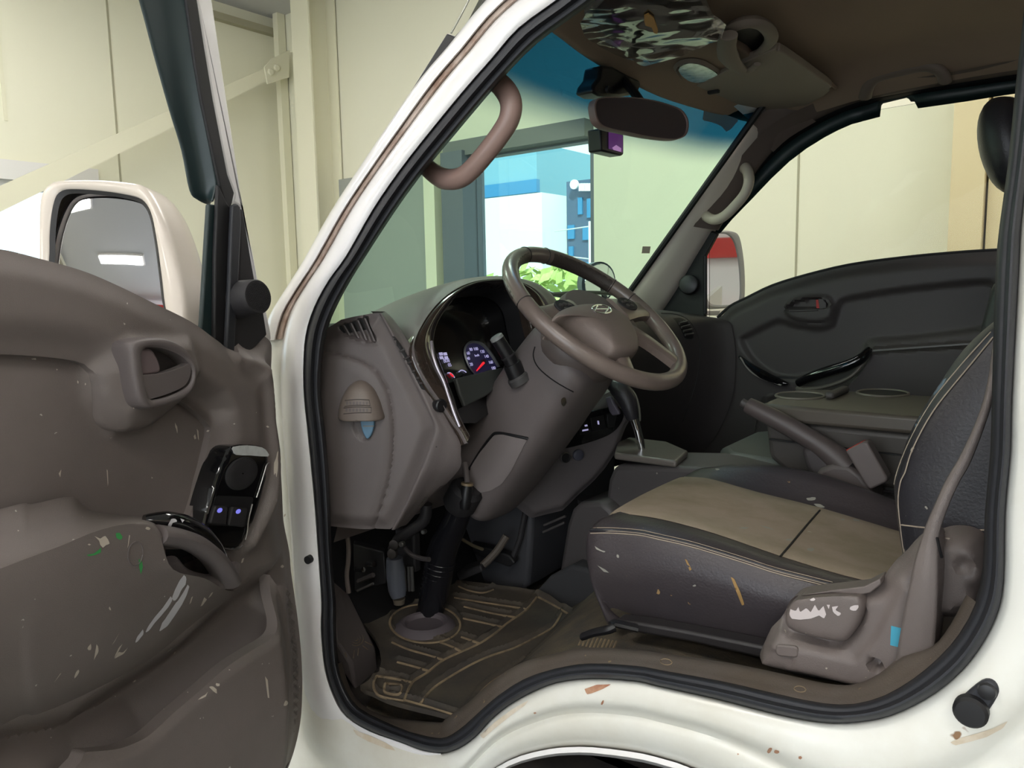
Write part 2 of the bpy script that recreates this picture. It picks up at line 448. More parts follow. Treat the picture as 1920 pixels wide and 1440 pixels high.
# head boards and jambs
struct(box('trim_1', ((SX0 + SX1) / 2, YS - .03, SZ1 - .02), (SX1 - SX0, .14, .10), M_lintel, smooth=False))
struct(box('trim_2', ((SX0 - 3.40) / 2 , YS - .05, 1.55), (.19, .16, 1.62), M_frame, smooth=False))
struct(box('trim_3', (XF - .02, (WY0 + WY1) / 2, WZ1 - .06), (.10, WY1 - WY0, .12), M_whitew, smooth=False))
struct(box('trim_4', (-3.72, YS - .06, 1.65), (.10, .12, 1.5), M_wall2, smooth=False))
tag(box('grey_wall_board', (-4.26, YS - .03, 1.35), (.94, .05, 1.92), M_board, smooth=False, bevel=.004), 'flat grey board fixed to the cream wall left of the window', 'board')
# seams of the cladding
b = MB()
for y in (1.08, 2.66): b.box((XF + .001, y, ZC / 2), (.006, .012, ZC))
for x in (-1.281, 1.9): b.box((x, YS - .001, ZC / 2), (.010, .006, ZC))
b.box((XF + .03, .5, ZC - .12), (.06, 7.2, .05)); 
struct(b.build('trim_5', M_seam, smooth=False))
b = MB()
for i in range(5): b.box((XF + .002, 1.60 + i * .22 - .5, 3.1), (.008, .02, 1.1))
struct(b.build('trim_6', M_wall2, smooth=False))
# corner column (H section) and the brace with its bolted end plate
cx0 = -5.12
t = thing('steel_column', 'cream painted steel H column standing in the workshop corner', 'column', (-5.2, 3.75, 0))
b = MB(); b.box((-4.83, 3.74, ZC / 2), (.20, .014, ZC)); b.box((-4.83, 3.98, ZC / 2), (.20, .014, ZC)); b.box((-4.83, 3.86, ZC / 2), (.012, .24, ZC))
b.build('flanged_post', M_wall2, t, smooth=False)
b = MB(); b.box((-5.38, 3.955, ZC / 2), (.06, .07, ZC)); b.build('corner_strip', M_wall2, t, smooth=False)
t = thing('wall_brace', 'long flat cream steel brace sloping up to the corner column', 'brace', (-5.3, 2.5, 2.3))
q = Frame((-5.28, 0, 0), (0, 1, 0), (0, 0, 1))
fr = Frame((-5.28, 0, 0), (0, 1, 0), (0, 0, 1))
P = [fr.tr(*p) for p in ((-260, 500), (500, 126), (508, 148), (-260, 556))]
P[0] = fr.tr(-240, 455); P[3] = fr.tr(-240, 515)
prism('brace_bar', [fr.pt(u, v) for u, v in P], fr.w * .012, M_wall2, t, smooth=False)
P = [fr.tr(*p, .012) for p in ((494, 126), (508, 110), (541, 94), (541, 146), (500, 158))]
prism('end_plate', [fr.pt(u, v, .012) for u, v in P], fr.w * .012, M_wall2, t, bevel=.003)
for p in ((508, 135), (519, 127)):
    u, v = fr.tr(*p, .03); lathe('bolt', fr.pt(u, v, .022), fr.w, [(0, .026), (.014, .026), (.018, .02)], M_wall2, t, seg=8)
# column seen through the passenger window
t = thing('wall_column', 'warm cream box column on the wall beyond the passenger window', 'column', (-1.0, 3.9, 0))
x0 = atY(1785, 330, 3.8).x; x1 = atY(1848, 330, 3.8).x
box('column_face', ((x0 + x1) / 2 , 3.88, ZC / 2), (x1 - x0, .22, ZC), M_warm, t, smooth=False)
box('column_edge', (x1 + .26, 3.90, ZC / 2), (.5, .17, ZC), M_warm, t, smooth=False)
# ceiling lamps: long bright panels
n = 0
for (x, y) in ((-4.5, -1.4), (-1.6, -1.0), (1.0, -1.2), (3.6, -1.2), (-4.0, 1.4), (-1.6, 2.2), (1.0, 2.2), (3.6, 2.2), (-3.35, -3.1), (-.4, -3.9), (1.6, -3.9), (3.6, -3.9)):
    t = thing('ceiling_light', 'long white light panel on the grey workshop ceiling, seen in the door mirror' if (x, y) in ((-4.5, -1.4), (-3.35, -3.1)) else 'white workshop light panel above the truck', 'ceiling light', (x, y, ZC), group='workshop ceiling light panels')
    box('lamp_housing', (x, y, ZC - .02), (1.3, .36, .04), M_whitew, t, smooth=False)
    box('lamp_panel', (x, y, ZC - .047), (1.22, .28, .012), M_lampw, t, smooth=False)
box('red_beam', (-2.6, -5.1, 3.35), (3.4, .2, .32), M_redw, None, smooth=False); tag(bpy.data.objects['red_beam'], 'red overhead beam at the open side of the workshop, seen in the door mirror', 'beam')
# things the mirrors show at the back of the workshop
t = thing('storage_shelf', 'red and white storage unit at the back of the workshop, seen in the passenger mirror', 'shelf', (XB - .4, 1, 0))
box('shelf_back', (XB - .1, .6, 1.2), (.1, 6, 2.4), M_whitew, t, smooth=False)
for z in (1.0, 1.95): box('red_band', (XB - .22, .6, z), (.2, 6, .26), M_redw, t, smooth=False)

# ---------------------------------------------------------- outside, seen through the windows
M_bw = mat('white_render', (236, 238, 240), .8); M_bblue = mat('blue_grey_cladding', (120, 168, 188), .5); M_bdk = mat('slate_cladding', (70, 92, 122), .6)
M_bgl = mat('blue_glazing', (50, 130, 180), .2); M_leaf = mat('bright_leaves', (196, 212, 130), .9, var=.6, vscale=3, col2=(150, 180, 90))
M_grnd = mat('asphalt', (150, 150, 148), .9)
struct(box('ground', (0, 20, -.12), (160, 120, .1), M_grnd, smooth=False))
sun = bpy.data.lights.new('sun', 'SUN'); sun.energy = 5.0; sun.angle = .02; so = bpy.data.objects.new('sun', sun); COL.objects.link(so)
so.rotation_euler = (rad(48), 0, rad(38))
YB = 34.0
def outside(name, label, cat, pxs, Y, depth, m, z0=0):
    t = thing(name, label, cat, (0, Y, 0))
    return t
# left pale-blue clad block: px 890..1010
def blk(px0, px1, pyt, Y, m, name, t, dep=6.0, pyb=None):
    a = atY(px0, pyt, Y); b_ = atY(px1, pyt, Y); z0 = 0 if pyb is None else atY((px0 + px1) / 2, pyb, Y).z
    zt = (a.z + b_.z) / 2
    return box(name, ((a.x + b_.x) / 2, Y + dep / 2, (z0 + zt) / 2), (b_.x - a.x, dep, zt - z0), m, t, smooth=False)
t = thing('pale_blue_building', 'pale blue clad building outside, behind the white annexe', 'building', (-25, YB, 0))
blk(760, 1006, 288, YB, M_bblue, 'clad_wall', t)
blk(760, 1006, 352, YB - .2, M_bgl, 'glazing_band', t, dep=.3, pyb=374)
t = thing('white_building', 'low overexposed white building outside the workshop window', 'building', (-25, YB - 4, 0))
blk(700, 1016, 380, YB - 5, M_bw, 'white_wall', t, dep=3)
t = thing('white_tower', 'tall white rendered tower outside between the two blue buildings', 'building', (-20, YB + 3, 0))
blk(1014, 1062, 255, YB + 8, M_bw, 'tower_wall', t, dep=5)
t = thing('slate_office', 'slate blue office block outside with a white sign and narrow windows', 'building', (-20, YB - 2, 0))
blk(1062, 1200, 333, YB - 3, M_bdk, 'office_wall', t, dep=8)
for (a, c, e, f) in ((1083, 1091, 370, 402), (1100, 1111, 372, 408), (1064, 1076, 422, 448), (1092, 1103, 424, 450), (1075, 1108, 492, 520), (1066, 1074, 462, 480)):
    blk(a, c, e, YB - 3.1, M_bgl, 'office_window', t, dep=.2, pyb=f)
p = atY(1078, 346, YB - 3.3); lathe('sign_disc', p, (0, -1, 0), [(0, .22), (.1, .22)], M_bw, t, seg=20)
fr = Frame((0, YB - 3.3, 0), (1, 0, 0), (0, 0, 1))
for i in range(5):
    q = atY(1089 + i * 5.5, 351, YB - 3.3); box('sign_letter', q, (.17, .1, .34), M_bw, t, smooth=False)
def bush(name, label, px, py, Y, r_, k):
    c = atY(px, py, Y); rnd = random.Random(k); b = MB()
    for i in range(260):
        d = Vector((rnd.gauss(0, 1), rnd.gauss(0, 1), rnd.gauss(0, 1))).normalized() * r_ * rnd.uniform(.55, 1)
        a = Vector((rnd.gauss(0, 1), rnd.gauss(0, 1), rnd.gauss(0, 1))).normalized(); e = a.orthogonal().normalized(); g = a.cross(e); s_ = .12 * r_ + .1
        q = c + Vector((d.x, d.y, d.z * .7)); b.add([q - e * s_, q + g * s_ * .6, q + e * s_, q - g * s_ * .6], [(0, 1, 2, 3)])
    t = thing(name, label, 'bush', (c.x, c.y, 0)); b.build('foliage', M_leaf, t, smooth=False)
    tube('stem', [(c.x, c.y, 0), (c.x + .05, c.y, c.z)], .08, mat('bark', (90, 75, 60)), t)
bush('shrub', 'bright green shrub outside, low at the left side of the window', 900, 568, 14, .9, 1)
bush('shrub', 'bright green shrub outside, seen through the steering wheel', 1042, 560, 24, 2.1, 2)
t = thing('street_pole', 'pale street pole with two cables outside at the right edge of the window', 'pole', (-10, 16, 0))
q = atY(1108, 500, 14); tube('pole_shaft', [(q.x, 14, 0), (q.x, 14, atY(1108, 415, 14).z)], .05, M_bw, t)
for a_, b_ in ((424, 434), (486, 478)): tube('overhead_cable', [atY(1109, a_, 14), atY(1040, b_, 17)], .014, M_bw, t, seg=5)
# ============================================================ TRUCK CAB BODY
from mathutils.bvhtree import BVHTree
YD = .80                                   # plane of the driver's door opening
def side(px, py, off=0.0, k=.18):
    """a point on the cab side: upright below the belt, leaning inwards above it"""
    p = atY(px, py, YD + off)
    if p.z > 1.35:
        p = atP(px, py, (0, YD + off, 1.35), Vector((0, 1, -k)))
    return p
LOOP = [ # outer edge of the door seal, inner edge, outer edge of the white body around it
 ((1085,-35),(1130,-15),(985,-85)), ((1045,0),(1078,24),(945,-32)), ((973,53),(1005,78),(893,25)), ((923,110),(955,128),(845,85)), ((873,167),(905,185),(790,150)),
 ((807,247),(838,265),(727,240)), ((750,320),(783,332),(673,320)), ((700,393),(733,402),(622,398)), ((650,480),(683,480),(572,488)), ((617,526),(655,524),(538,542)),
 ((590,576),(629,572),(508,592)), ((574,629),(610,620),(495,640)), ((570,686),(601,680),(490,700)), ((571,743),(599,738),(490,743)), ((578,810),(607,810),(490,810)),
 ((585,880),(613,880),(495,880)), ((592,955),(617,955),(500,955)), ((598,1040),(620,1040),(505,1040)), ((604,1130),(627,1125),(510,1130)), ((603,1180),(628,1175),(505,1190)),
 ((610,1253),(632,1245),(490,1290)), ((627,1307),(648,1295),(490,1380)), ((650,1343),(672,1328),(500,1470)), ((693,1370),(712,1350),(560,1540)), ((747,1390),(765,1372),(660,1580)),
 ((793,1407),(803,1382),(760,1580)), ((827,1412),(828,1385),(830,1560)), ((860,1403),(848,1378),(868,1510)), ((893,1380),(873,1360),(895,1470)), ((920,1350),(900,1335),(932,1438)),
 ((953,1323),(935,1305),(977,1417)), ((993,1300),(982,1275),(1027,1405)), ((1043,1280),(1040,1255),(1065,1401)), ((1110,1272),(1108,1245),(1110,1401)), ((1193,1277),(1195,1250),(1180,1409)),
 ((1233,1286),(1240,1258),(1233,1420)), ((1342,1310),(1350,1278),(1310,1446)), ((1452,1338),(1458,1303),(1400,1500)), ((1539,1354),(1543,1320),(1490,1580)), ((1605,1354),(1603,1321),(1580,1640)),
 ((1671,1341),(1660,1305),(1720,1640)), ((1736,1310),(1715,1273),(1860,1600)), ((1789,1271),(1763,1233),(1980,1520)), ((1832,1222),(1800,1190),(2080,1420)), ((1867,1157),(1832,1130),(2150,1300)),
 ((1881,1091),(1846,1065),(2180,1150)), ((1884,960),(1850,960),(2180,960)), ((1894,850),(1860,850),(2180,850)), ((1897,743),(1863,743),(2180,743)), ((1909,517),(1870,517),(2180,517)),
 ((1914,420),(1878,420),(2180,420)), ((1928,300),(1893,310),(2180,300)), ((1945,150),(1908,160),(2180,150)), ((1958,0),(1924,10),(2180,0)), ((1965,-100),(1932,-85),(2180,-120)),
 ((1930,-200),(1900,-170),(2080,-300)), ((1830,-260),(1810,-225),(1860,-380)), ((1600,-280),(1600,-245),(1600,-400)), ((1400,-240),(1405,-205),(1380,-350)), ((1220,-140),(1235,-110),(1150,-230))]
NL = len(LOOP)
truck = thing('truck_cab', 'white small truck cab seen through its open driver door, with worn paint round the opening', 'truck cab', (-.6, .8, .72))
def ring(t, off, which=(0, 2)):
    out = []
    for e in LOOP:
        a, b = e[which[0]], e[which[1]]
        out.append(side(a[0] + (b[0] - a[0]) * t, a[1] + (b[1] - a[1]) * t, off))
    return out
# how far each stretch of the outer edge turns back (A pillar: curves away; sill: steps)
rows = [ring(0, .03), ring(0, .0), ring(.06, -.012), ring(.30, -.018), ring(.42, -.010), ring(.50, .0), ring(.62, -.004), ring(.90, .006), ring(1.0, .03)]
# below the belt the panel stays flat and stands out a little
loft('body_panel', rows, M_whited, truck, nu=3, nv=2, closed=True, flip=True, angle=60)
# clean paint strip and rusty sealant line along the A pillar
def pil(t, i0, i1, off):
    out = []
    for i in range(i0, i1):
        k = min(1, (26 - i) / 8) if i > 18 else 1; tt = t * max(k, .04)
        out.append(side(LOOP[i][0][0] + (LOOP[i][2][0] - LOOP[i][0][0]) * tt, LOOP[i][0][1] + (LOOP[i][2][1] - LOOP[i][0][1]) * tt, off * (1 if k > .6 else .5)))
    return out
r_ = [pil(.55, 0, 12, -.0025), pil(.60, 0, 12, -.0075), pil(.68, 0, 12, -.0075), pil(.72, 0, 12, -.0035)]
loft('pillar_sealant', r_, M_rust, truck, nu=3, angle=60, flip=True)
r_ = [pil(.72, 0, 12, -.004), pil(.76, 0, 12, -.014), pil(.92, 0, 12, -.016), pil(1.02, 0, 12, -.008), pil(1.04, 0, 12, .02)]
loft('pillar_flange', r_, M_white, truck, nu=3, nv=2, angle=60, flip=True)
r_ = [pil(-.02, 0, 27, .002), pil(.02, 0, 27, -.018), pil(.25, 0, 27, -.024), pil(.50, 0, 27, -.018), pil(.545, 0, 27, .0)]
loft('pillar_face', r_, M_white, truck, nu=3, nv=2, angle=60, flip=True)
# seal
rows = [ring(-.02, .02, (0, 1)), ring(0, -.006, (0, 1)), ring(.18, -.020, (0, 1)), ring(.42, -.022, (0, 1)), ring(.58, -.012, (0, 1)), ring(.66, -.010, (0, 1)), ring(.85, -.008, (0, 1)), ring(1.0, .006, (0, 1)), ring(1.05, .04, (0, 1))]
lab(loft('door_seal', rows, M_rub, truck, nu=3, nv=2, closed=True, flip=True, angle=50), 'black rubber seal round the door opening')
# inner aperture flange (brown-black lining just inside the seal)
rows = [ring(1.0, .01, (0, 1)), ring(1.10, .035, (0, 1)), ring(1.0, .075, (0, 1)), ring(.6, .13, (0, 1))]
loft('aperture_lining', rows, M_rubd, truck, nu=2, closed=True, flip=True)
# wheel arch lip, liner, tyre
def arc(off, dz=0, dx=1): return [side(LOOP[i][2][0], LOOP[i][2][1], off) + Vector((0, 0, dz)) for i in range(25, 41)]
loft('arch_lip', [arc(.03), arc(.012), arc(.008, -.008), arc(.03, -.012), arc(.14, -.012)], M_white, truck, nu=2, flip=True, angle=60)
box('wheel_arch_liner', (-.45, 1.02, .43), (1.0, .02, .50), M_rubd, truck, smooth=False)
V, Fc = latheg((-.48, .86, .30), (0, 1, 0), [(0, .20), (.0, .31), (.02, .335), (.16, .335), (.18, .31), (.18, .2)], seg=48)
mk('front_tyre', V, Fc, M_rubd, truck)
# door stop buffer on the lower pillar
p0 = side(1838, 1305, -.012)
fb = Frame(p0, (1, 0, 0), (0, 0, 1))
bf = thing('door_buffer', 'black rubber door buffer with screw on the white lower pillar', 'door buffer', p0)
P = [fb.tr(*q) for q in ((1803,1310),(1812,1296),(1842,1272),(1862,1270),(1873,1282),(1872,1300),(1846,1338),(1826,1343),(1806,1335))]
prism('buffer_base', [fb.pt(u, v) for u, v in cr(P, 3, True)], fb.w * .009, M_rub, bf, bevel=.003)
u, v = fb.tr(1824, 1322); lathe('rubber_stop', fb.pt(u, v, .008), fb.w, [(0, .0145), (.008, .0145), (.011, .012), (.0115, .004)], M_rubd, bf, seg=28)
u, v = fb.tr(1853, 1288); lathe('screw', fb.pt(u, v, .0085), fb.w, [(0, .008), (.004, .007), (.005, .003)], M_black, bf, seg=16)
# roof, back panel, firewall, floor pan: the closed shell of the cab
rz = 2.04
V = []; 
roof = [[(-.86, y, 1.955), (-.70, y, 2.02), (-.4, y, 2.05), (0, y, 2.055), (.16, y, 2.05)] for y in (.93, 1.2, 1.6, 2.0, 2.24)]
for r in (roof[0], roof[-1]):
    for i in range(5): r[i] = (r[i][0], r[i][1], r[i][2] - .03)
loft('roof_skin', roof, M_white, truck, nu=3, nv=3, solid=.004)
box('rear_bulkhead', (.17, 1.585, 1.40), (.03, 1.56, 1.30), M_trimdk, truck, smooth=False)
box('floor_pan', (-.60, 1.60, .665), (1.50, 1.50, .03), M_carpet, truck, smooth=False)
box('firewall', (-1.42, 1.60, 1.02), (.03, 1.56, .72), M_rubd, truck, smooth=False)
box('passenger_sill', (-.55, 2.37, .92), (1.5, .03, .5), M_rubd, truck, smooth=False)
box('cowl', (-1.40, 1.60, 1.33), (.30, 1.6, .03), M_whited, truck, smooth=False, bevel=.01)
# outer front face seen under the door at the lower left (step panel)
def bvh(*obs):
    V = []; Fc = []
    for o in obs:
        b = len(V); M = Matrix.Translation(o.parent.location) @ Matrix.Translation(-o.parent.location) if o.parent and o.parent.type == 'EMPTY' else Matrix.Identity(4)
        V += [tuple(v.co) for v in o.data.vertices]; Fc += [tuple(i + b for i in p.vertices) for p in o.data.polygons]
    return BVHTree.FromPolygons(V, Fc)
def hit(T, px, py, off=.0008):
    d = ray(px, py); h = T.ray_cast(CAM, d)
    if h[0] is None: return None
    return h[0] - d * off
def drape(name, T, polys, m, parent, step=6, off=.0009):
    """a thin film (paint, dirt, sticker) lying on a surface, its outline traced"""
    V = []; Fc = []
    for P in polys:
        O = resample(P, step, True) if len(P) > 4 else P
        A = np.array(O, float); G = []
        for y in np.arange(A[:, 1].min(), A[:, 1].max(), step):
            for x in np.arange(A[:, 0].min(), A[:, 0].max(), step):
                G.append((x, y))
        pts = [Vector(p) for p in O]
        if G:
            G = np.array(G); k = inside(G[:, 0], G[:, 1], O) & (dseg(G[:, 0], G[:, 1], O) > step * .5); pts += [Vector(p) for p in G[k]]
        vs, _, fs, _, _, _ = delaunay_2d_cdt(pts, [(i, (i + 1) % len(O)) for i in range(len(O))], [], 0, 1e-6)
        H = [hit(T, v.x, v.y, off) for v in vs]; b = len(V); V += [h if h is not None else CAM for h in H]
        for f in fs:
            if any(H[i] is None for i in f): continue
            c = sum((Vector(vs[i]) for i in f), Vector((0, 0))) / 3
            if inside(np.array([c.x]), np.array([c.y]), O)[0]:
                q = [H[i] for i in f]
                if max((q[0] - q[1]).length, (q[1] - q[2]).length, (q[0] - q[2]).length) < .05: Fc.append(tuple(i + b for i in f))
    me = bpy.data.meshes.new(name); me.from_pydata([tuple(v) for v in V], [], Fc)
    import bmesh
    bm = bmesh.new(); bm.from_mesh(me); bmesh.ops.delete(bm, geom=[v for v in bm.verts if not v.link_faces], context='VERTS'); bm.to_mesh(me); bm.free()
    return link(name, me, m, parent)
def lineon(T, pts, off=.001, n=5, step=None):
    out = []
    for p in cr(pts, n): 
        h = hit(T, p[0], p[1], off)
        if h is not None: out.append(h)
    return out
def _blob(cx, cy, rx, ry, rot=0, n=9, seed=0, j=.35):
    r_ = random.Random(seed); out = []
    for k in range(n):
        a = 2 * math.pi * k / n; q = 1 + r_.uniform(-j, j); x, y = rx * q * math.cos(a), ry * q * math.sin(a)
        out.append((cx + x * math.cos(rot) - y * math.sin(rot), cy + x * math.sin(rot) + y * math.cos(rot)))
    return out

blob = _blob
BODY = bvh(*[o for o in truck.children if o.name.startswith(('body_panel', 'pillar_face'))])
M_dirt = mat('tan_grime', (206, 190, 166), .7, var=.8, vscale=40, col2=(226, 218, 204)); M_rst = mat('rust_brown', (160, 108, 82), .8, var=.7, vscale=60, col2=(196, 160, 130))
for P_ in ([(1096,1292),(1118,1284),(1146,1283),(1130,1292),(1110,1300),(1100,1302)], blob(1443, 1407, 5, 7, .3, 8, seed=31), blob(1457, 1410, 6, 4, .3, 8, seed=32), blob(1500, 1421, 4, 3, 0, 7, seed=33), blob(1384, 1414, 2, 2, 0, 6, seed=34), blob(1130, 1317, 2, 5, .5, 7, seed=36), blob(1003, 1337, 3, 2, 0, 7, seed=37)):
    drape('rust_spot', BODY, [P_], M_rst, truck, step=4, off=.0012)
for P_ in ([(662,1368),(690,1378),(722,1392),(735,1400),(742,1408),(722,1403),(690,1390),(668,1378)], [(1782,1392),(1800,1384),(1830,1376),(1862,1366),(1890,1352),(1880,1366),(1850,1382),(1815,1392),(1790,1398)], [(900,1378),(930,1352),(960,1330),(992,1312),(985,1322),(955,1344),(925,1368),(905,1386)]):
    drape('grime_streak', BODY, [P_], M_dirt, truck, step=6, off=.0012)
# ============================================================ DRIVER'S DOOR (swung open)
TH = rad(75)
FD = Frame((-1.04, .79, 1.40), (-math.cos(TH), math.sin(TH), 0), (0, 0, 1))
door = thing('driver_door', 'open driver door with scuffed brown trim panel, paint smears and white frame', 'door', FD.pt(-.4, -.7, 0))
T = FD.tr; TS = FD.trs
top = [(0,465),(33,470),(83,483),(167,507),(233,535),(300,568),(370,603),(417,637),(457,662)]
bump = [(467,653),(480,641),(493,632),(513,628),(530,630),(543,642),(545,660),(544,700),(547,747),(548,780),(557,830),(563,913),(565,960),(567,987),(577,1040),(580,1077),(587,1127),(595,1193),(600,1260),(600,1313),(597,1360),(587,1410),(574,1450),(556,1500)]
tl = TS(top); br = TS(bump)
outline = [(-.96, tl[0][1] - .005), (-.8, tl[0][1] + .008), (-.62, tl[0][1] + .006)] + cr(tl, 4) + cr(br, 3) + [(-.06, -.74), (-.3, -.76), (-.96, -.76)]
insert = TS([(0,664),(60,666),(120,671),(160,677),(178,683),(190,699),(194,720),(197,745),(206,785),(214,800),(228,809),(247,811),(270,807),(290,800),(320,777),(340,758),(352,752),(368,758),(388,772),(404,790),(413,803),(412,818),(405,850),(398,880),(383,930),(367,965),(340,990),(200,1000),(0,1010)])
insert = [(-.93, insert[0][1] + .012), (-.7, insert[0][1] + .010)] + insert + [(-.7, insert[-1][1]), (-.93, insert[-1][1])]
rightb = br[2:]
bulge = TS([(440,1100),(400,1135),(350,1172),(300,1208),(250,1238),(200,1263),(150,1288),(80,1318),(0,1340)], .045)
ribpoly = TS([(553,1095),(575,1110),(583,1160),(590,1240),(590,1340),(566,1390),(555,1340),(556,1230)])
podhole = TS([(205,760),(197,745),(190,700),(240,640),(350,640),(365,700),(350,752),(290,800),(240,812)])
conc = TS([(150,1420),(283,1375),(383,1295),(483,1215),(535,1170),(553,1100),(545,1050),(480,1080),(350,1200),(150,1330),(0,1370),(0,1430)])
def hdoor(U, V):
    dR = dseg(U, V, rightb, False); h = .038 * sst(dR, -.004, .085) - .038
    dT = dseg(U, V, outline[1:3] + tl, False); h += .012 * sst(dT, -.004, .03) - .012
    s = sdf(U, V, insert); h += -.016 * sst(s, -.045, .0) * sst(V, tl[0][1] - .40, tl[0][1] - .30)
    # hinge-side ridge running down from the corner bump
    rg = TS([(457,668),(480,678),(500,690),(510,720),(517,770),(521,830),(519,870),(512,900),(500,940),(484,975),(462,1015)])
    h += .020 * np.exp(-(dseg(U, V, rg, False) / .014) ** 2)
    dm = TS([(352,745),(372,705),(420,735),(440,770),(418,795)])
    h += -.020 * sst(sdf(U, V, dm), -.010, .02)
    s = sdf(U, V, conc); h += -.050 * sst(s, -.015, .05)
    # handle pod: swelling round the inner handle
    s = sdf(U, V, podhole); h += .016 * sst(s, -.012, .012); s = sdf(U, V, cr(TS([(262,655),(290,652),(325,664),(345,680),(352,700),(345,722),(318,738),(285,748),(272,744),(264,715),(258,680)], .020), 3, True)); h += -.045 * sst(s, -.006, .002)
    s = sdf(U, V, ribpoly); h += .0035 * sst(s, 0, .006) * np.sin((V * .8 + U * .6) * 2 * math.pi / .0125)
    return h
insx_ = resample(insert, .006, True)
TR = relief('door_trim', FD, outline, lambda U, V: hdoor(U, V) - .0015 * (1 - sst(np.abs(sdf(U, V, insx_)), 0, .006)), M_trim, door, step=.0052, back=.045, holes=[insert])
INS = relief('trim_insert', FD, [((u + .3) * 1.004 - .3, (v + .12) * 1.006 - .12) for u, v in insert], lambda U, V: hdoor(U, V) - .013, M_trim, door, step=.007, rim=False)
# armrest, running from the pull handle rearwards
def seq(P, w, ext=None):
    q = TS(P, w); out = [FD.pt(u, v, w) for u, v in q]
    dv = (q[0][1] - q[1][1]) / max(q[1][0] - q[0][0], 1e-4) * 0
    return [FD.pt(-.95, q[0][1] - .02 + dv, w), FD.pt(-.75, q[0][1] - .008, w)] + out
A0 = seq([(0,958),(60,948),(135,934),(168,957),(225,966),(280,970),(325,985)], -.012)
A1 = seq([(0,962),(60,952),(135,938),(166,961),(225,970),(280,975),(320,990)], .004)
A2 = seq([(0,1060),(60,1038),(120,1016),(170,997),(225,982),(278,980),(306,1004)], .066)
A3 = seq([(0,1072),(60,1050),(120,1028),(170,1009),(222,996),(270,996),(305,1020)], .074)
A4 = seq([(0,1150),(60,1135),(120,1115),(175,1095),(230,1075),(280,1062),(325,1068)], .072)
A5 = seq([(0,1250),(60,1235),(120,1210),(190,1178),(260,1135),(320,1105),(385,1085)], .058)
A6 = seq([(0,1335),(70,1312),(140,1285),(220,1245),(290,1200),(350,1155),(420,1105)], .030)
A7 = seq([(0,1370),(70,1350),(145,1320),(230,1275),(310,1225),(375,1170),(450,1110)], -.02)
AR = loft('armrest', [A0, A1, A2, A3, A4, A5, A6, A7], M_trim, door, nu=4, nv=4, angle=60, flip=True)
# pull cup: brown flattened handle bar curling down, black liner above, cup surround
def pth(P): return [FD.pt(*T(p[0], p[1], p[2]), p[2]) for p in P]
tube('pull_handle', pth([(292,1003,.060),(330,1008,.060),(365,1020,.058),(395,1042,.050),(414,1066,.040),(424,1086,.026)]), [.020,.019,.019,.019,.020,.022], M_trim2, door, seg=16, n=5, flat=.62)
lab(tube('pull_handle_liner', pth([(270,975,.030),(310,975,.040),(345,983,.045),(378,1000,.042),(402,1024,.034),(421,1046,.022)]), [.008,.014,.015,.014,.012,.006], M_gloss, door, seg=14, n=5, flat=.8), 'glossy black liner of the pull handle')
tube('pull_cup', pth([(318,1052,.045),(335,1078,.036),(365,1092,.026),(400,1094,.020),(428,1080,.014),(440,1058,.008)]), [.010,.014,.016,.017,.015,.008], M_trim2, door, seg=14, n=5, flat=.8)
mk('cup_floor', [FD.pt(*T(x, y, .0), .0) for x, y in ((310,1030),(350,1030),(420,1060),(415,1095),(350,1098),(315,1075))], [(0, 1, 2, 3, 4, 5)], M_rubd, door, smooth=False)
# map pocket
pk_top = [(167,1412),(200,1410),(233,1405),(265,1393),(290,1378),(333,1338),(383,1295),(433,1251),(483,1218),(505,1205),(522,1190),(540,1160),(552,1120),(556,1085)]
W_P = .046
tp = TS(pk_top, W_P)
pk = [(-.62, tp[0][1] - .05)] + cr(tp, 4) + [T(572, 1130, W_P), T(582, 1200, W_P), T(584, 1300, W_P), T(578, 1400, W_P), T(572, 1470, W_P), (-.10, -.74), (-.62, -.75)]
def hpk(U, V):
    d = dseg(U, V, tp, False); r = dseg(U, V, pk[-8:-2], False)
    return W_P - .006 * (1 - sst(d, 0, .012)) - .046 * (1 - sst(r, 0, .07)) + .006 * sst(d, .03, .12)
PK = relief('map_pocket', FD, pk, hpk, M_trim, door, step=.005, back=.02)
# inner door handle
P = TS([(240,640),(262,634),(300,634),(330,646),(350,668),(358,690),(356,720),(344,742),(318,755),(285,764),(262,766),(250,752),(242,715),(236,670),(235,650)], .020)
Hh = TS([(262,655),(290,652),(325,664),(345,680),(352,700),(345,722),(318,738),(285,748),(272,744),(264,715),(258,680)], .020)
def hb(U, V): 
    s = sdf(U, V, cr(P, 3, True)); t = -sdf(U, V, cr(Hh, 3, True))
    return .019 + .010 * sst(s, 0, .006) * sst(t, -.001, .004)
Pd = resample(cr(P, 4, True), .005, True); Hd = resample(cr(Hh, 6, True), .0006, True)
def near2d(A, q):
    A = np.array(A); return tuple(A[((A - np.array(q)) ** 2).sum(1).argmin()])
Hm = [near2d(Hd, p) for p in Pd]
def mixp(t): return [(a[0] + (b[0] - a[0]) * t, a[1] + (b[1] - a[1]) * t) for a, b in zip(Pd, Hm)]
loft('handle_bezel', [[FD.pt(*q, w_) for q in mixp(t)] for t, w_ in ((0, -.01), (0, .018), (.06, .026), (.25, .030), (.7, .030), (.92, .027), (1.0, .022), (1.0, -.02))], M_trim2, door, closed=True, nv=2, angle=60)
B = cr(TS([(255,650),(292,648),(330,660),(350,680),(356,702),(348,726),(320,742),(285,752),(268,748),(258,715),(252,680)], -.004), 3, True)
mk('handle_recess', [FD.pt(u, v, .004) for u, v in B], [tuple(range(len(B)))], M_trimdk, door)
B = cr(TS([(263,706),(280,702),(300,700),(325,693),(345,685),(354,682),(356,700),(346,722),(320,736),(290,746),(276,748),(268,735)], .026), 4, True)
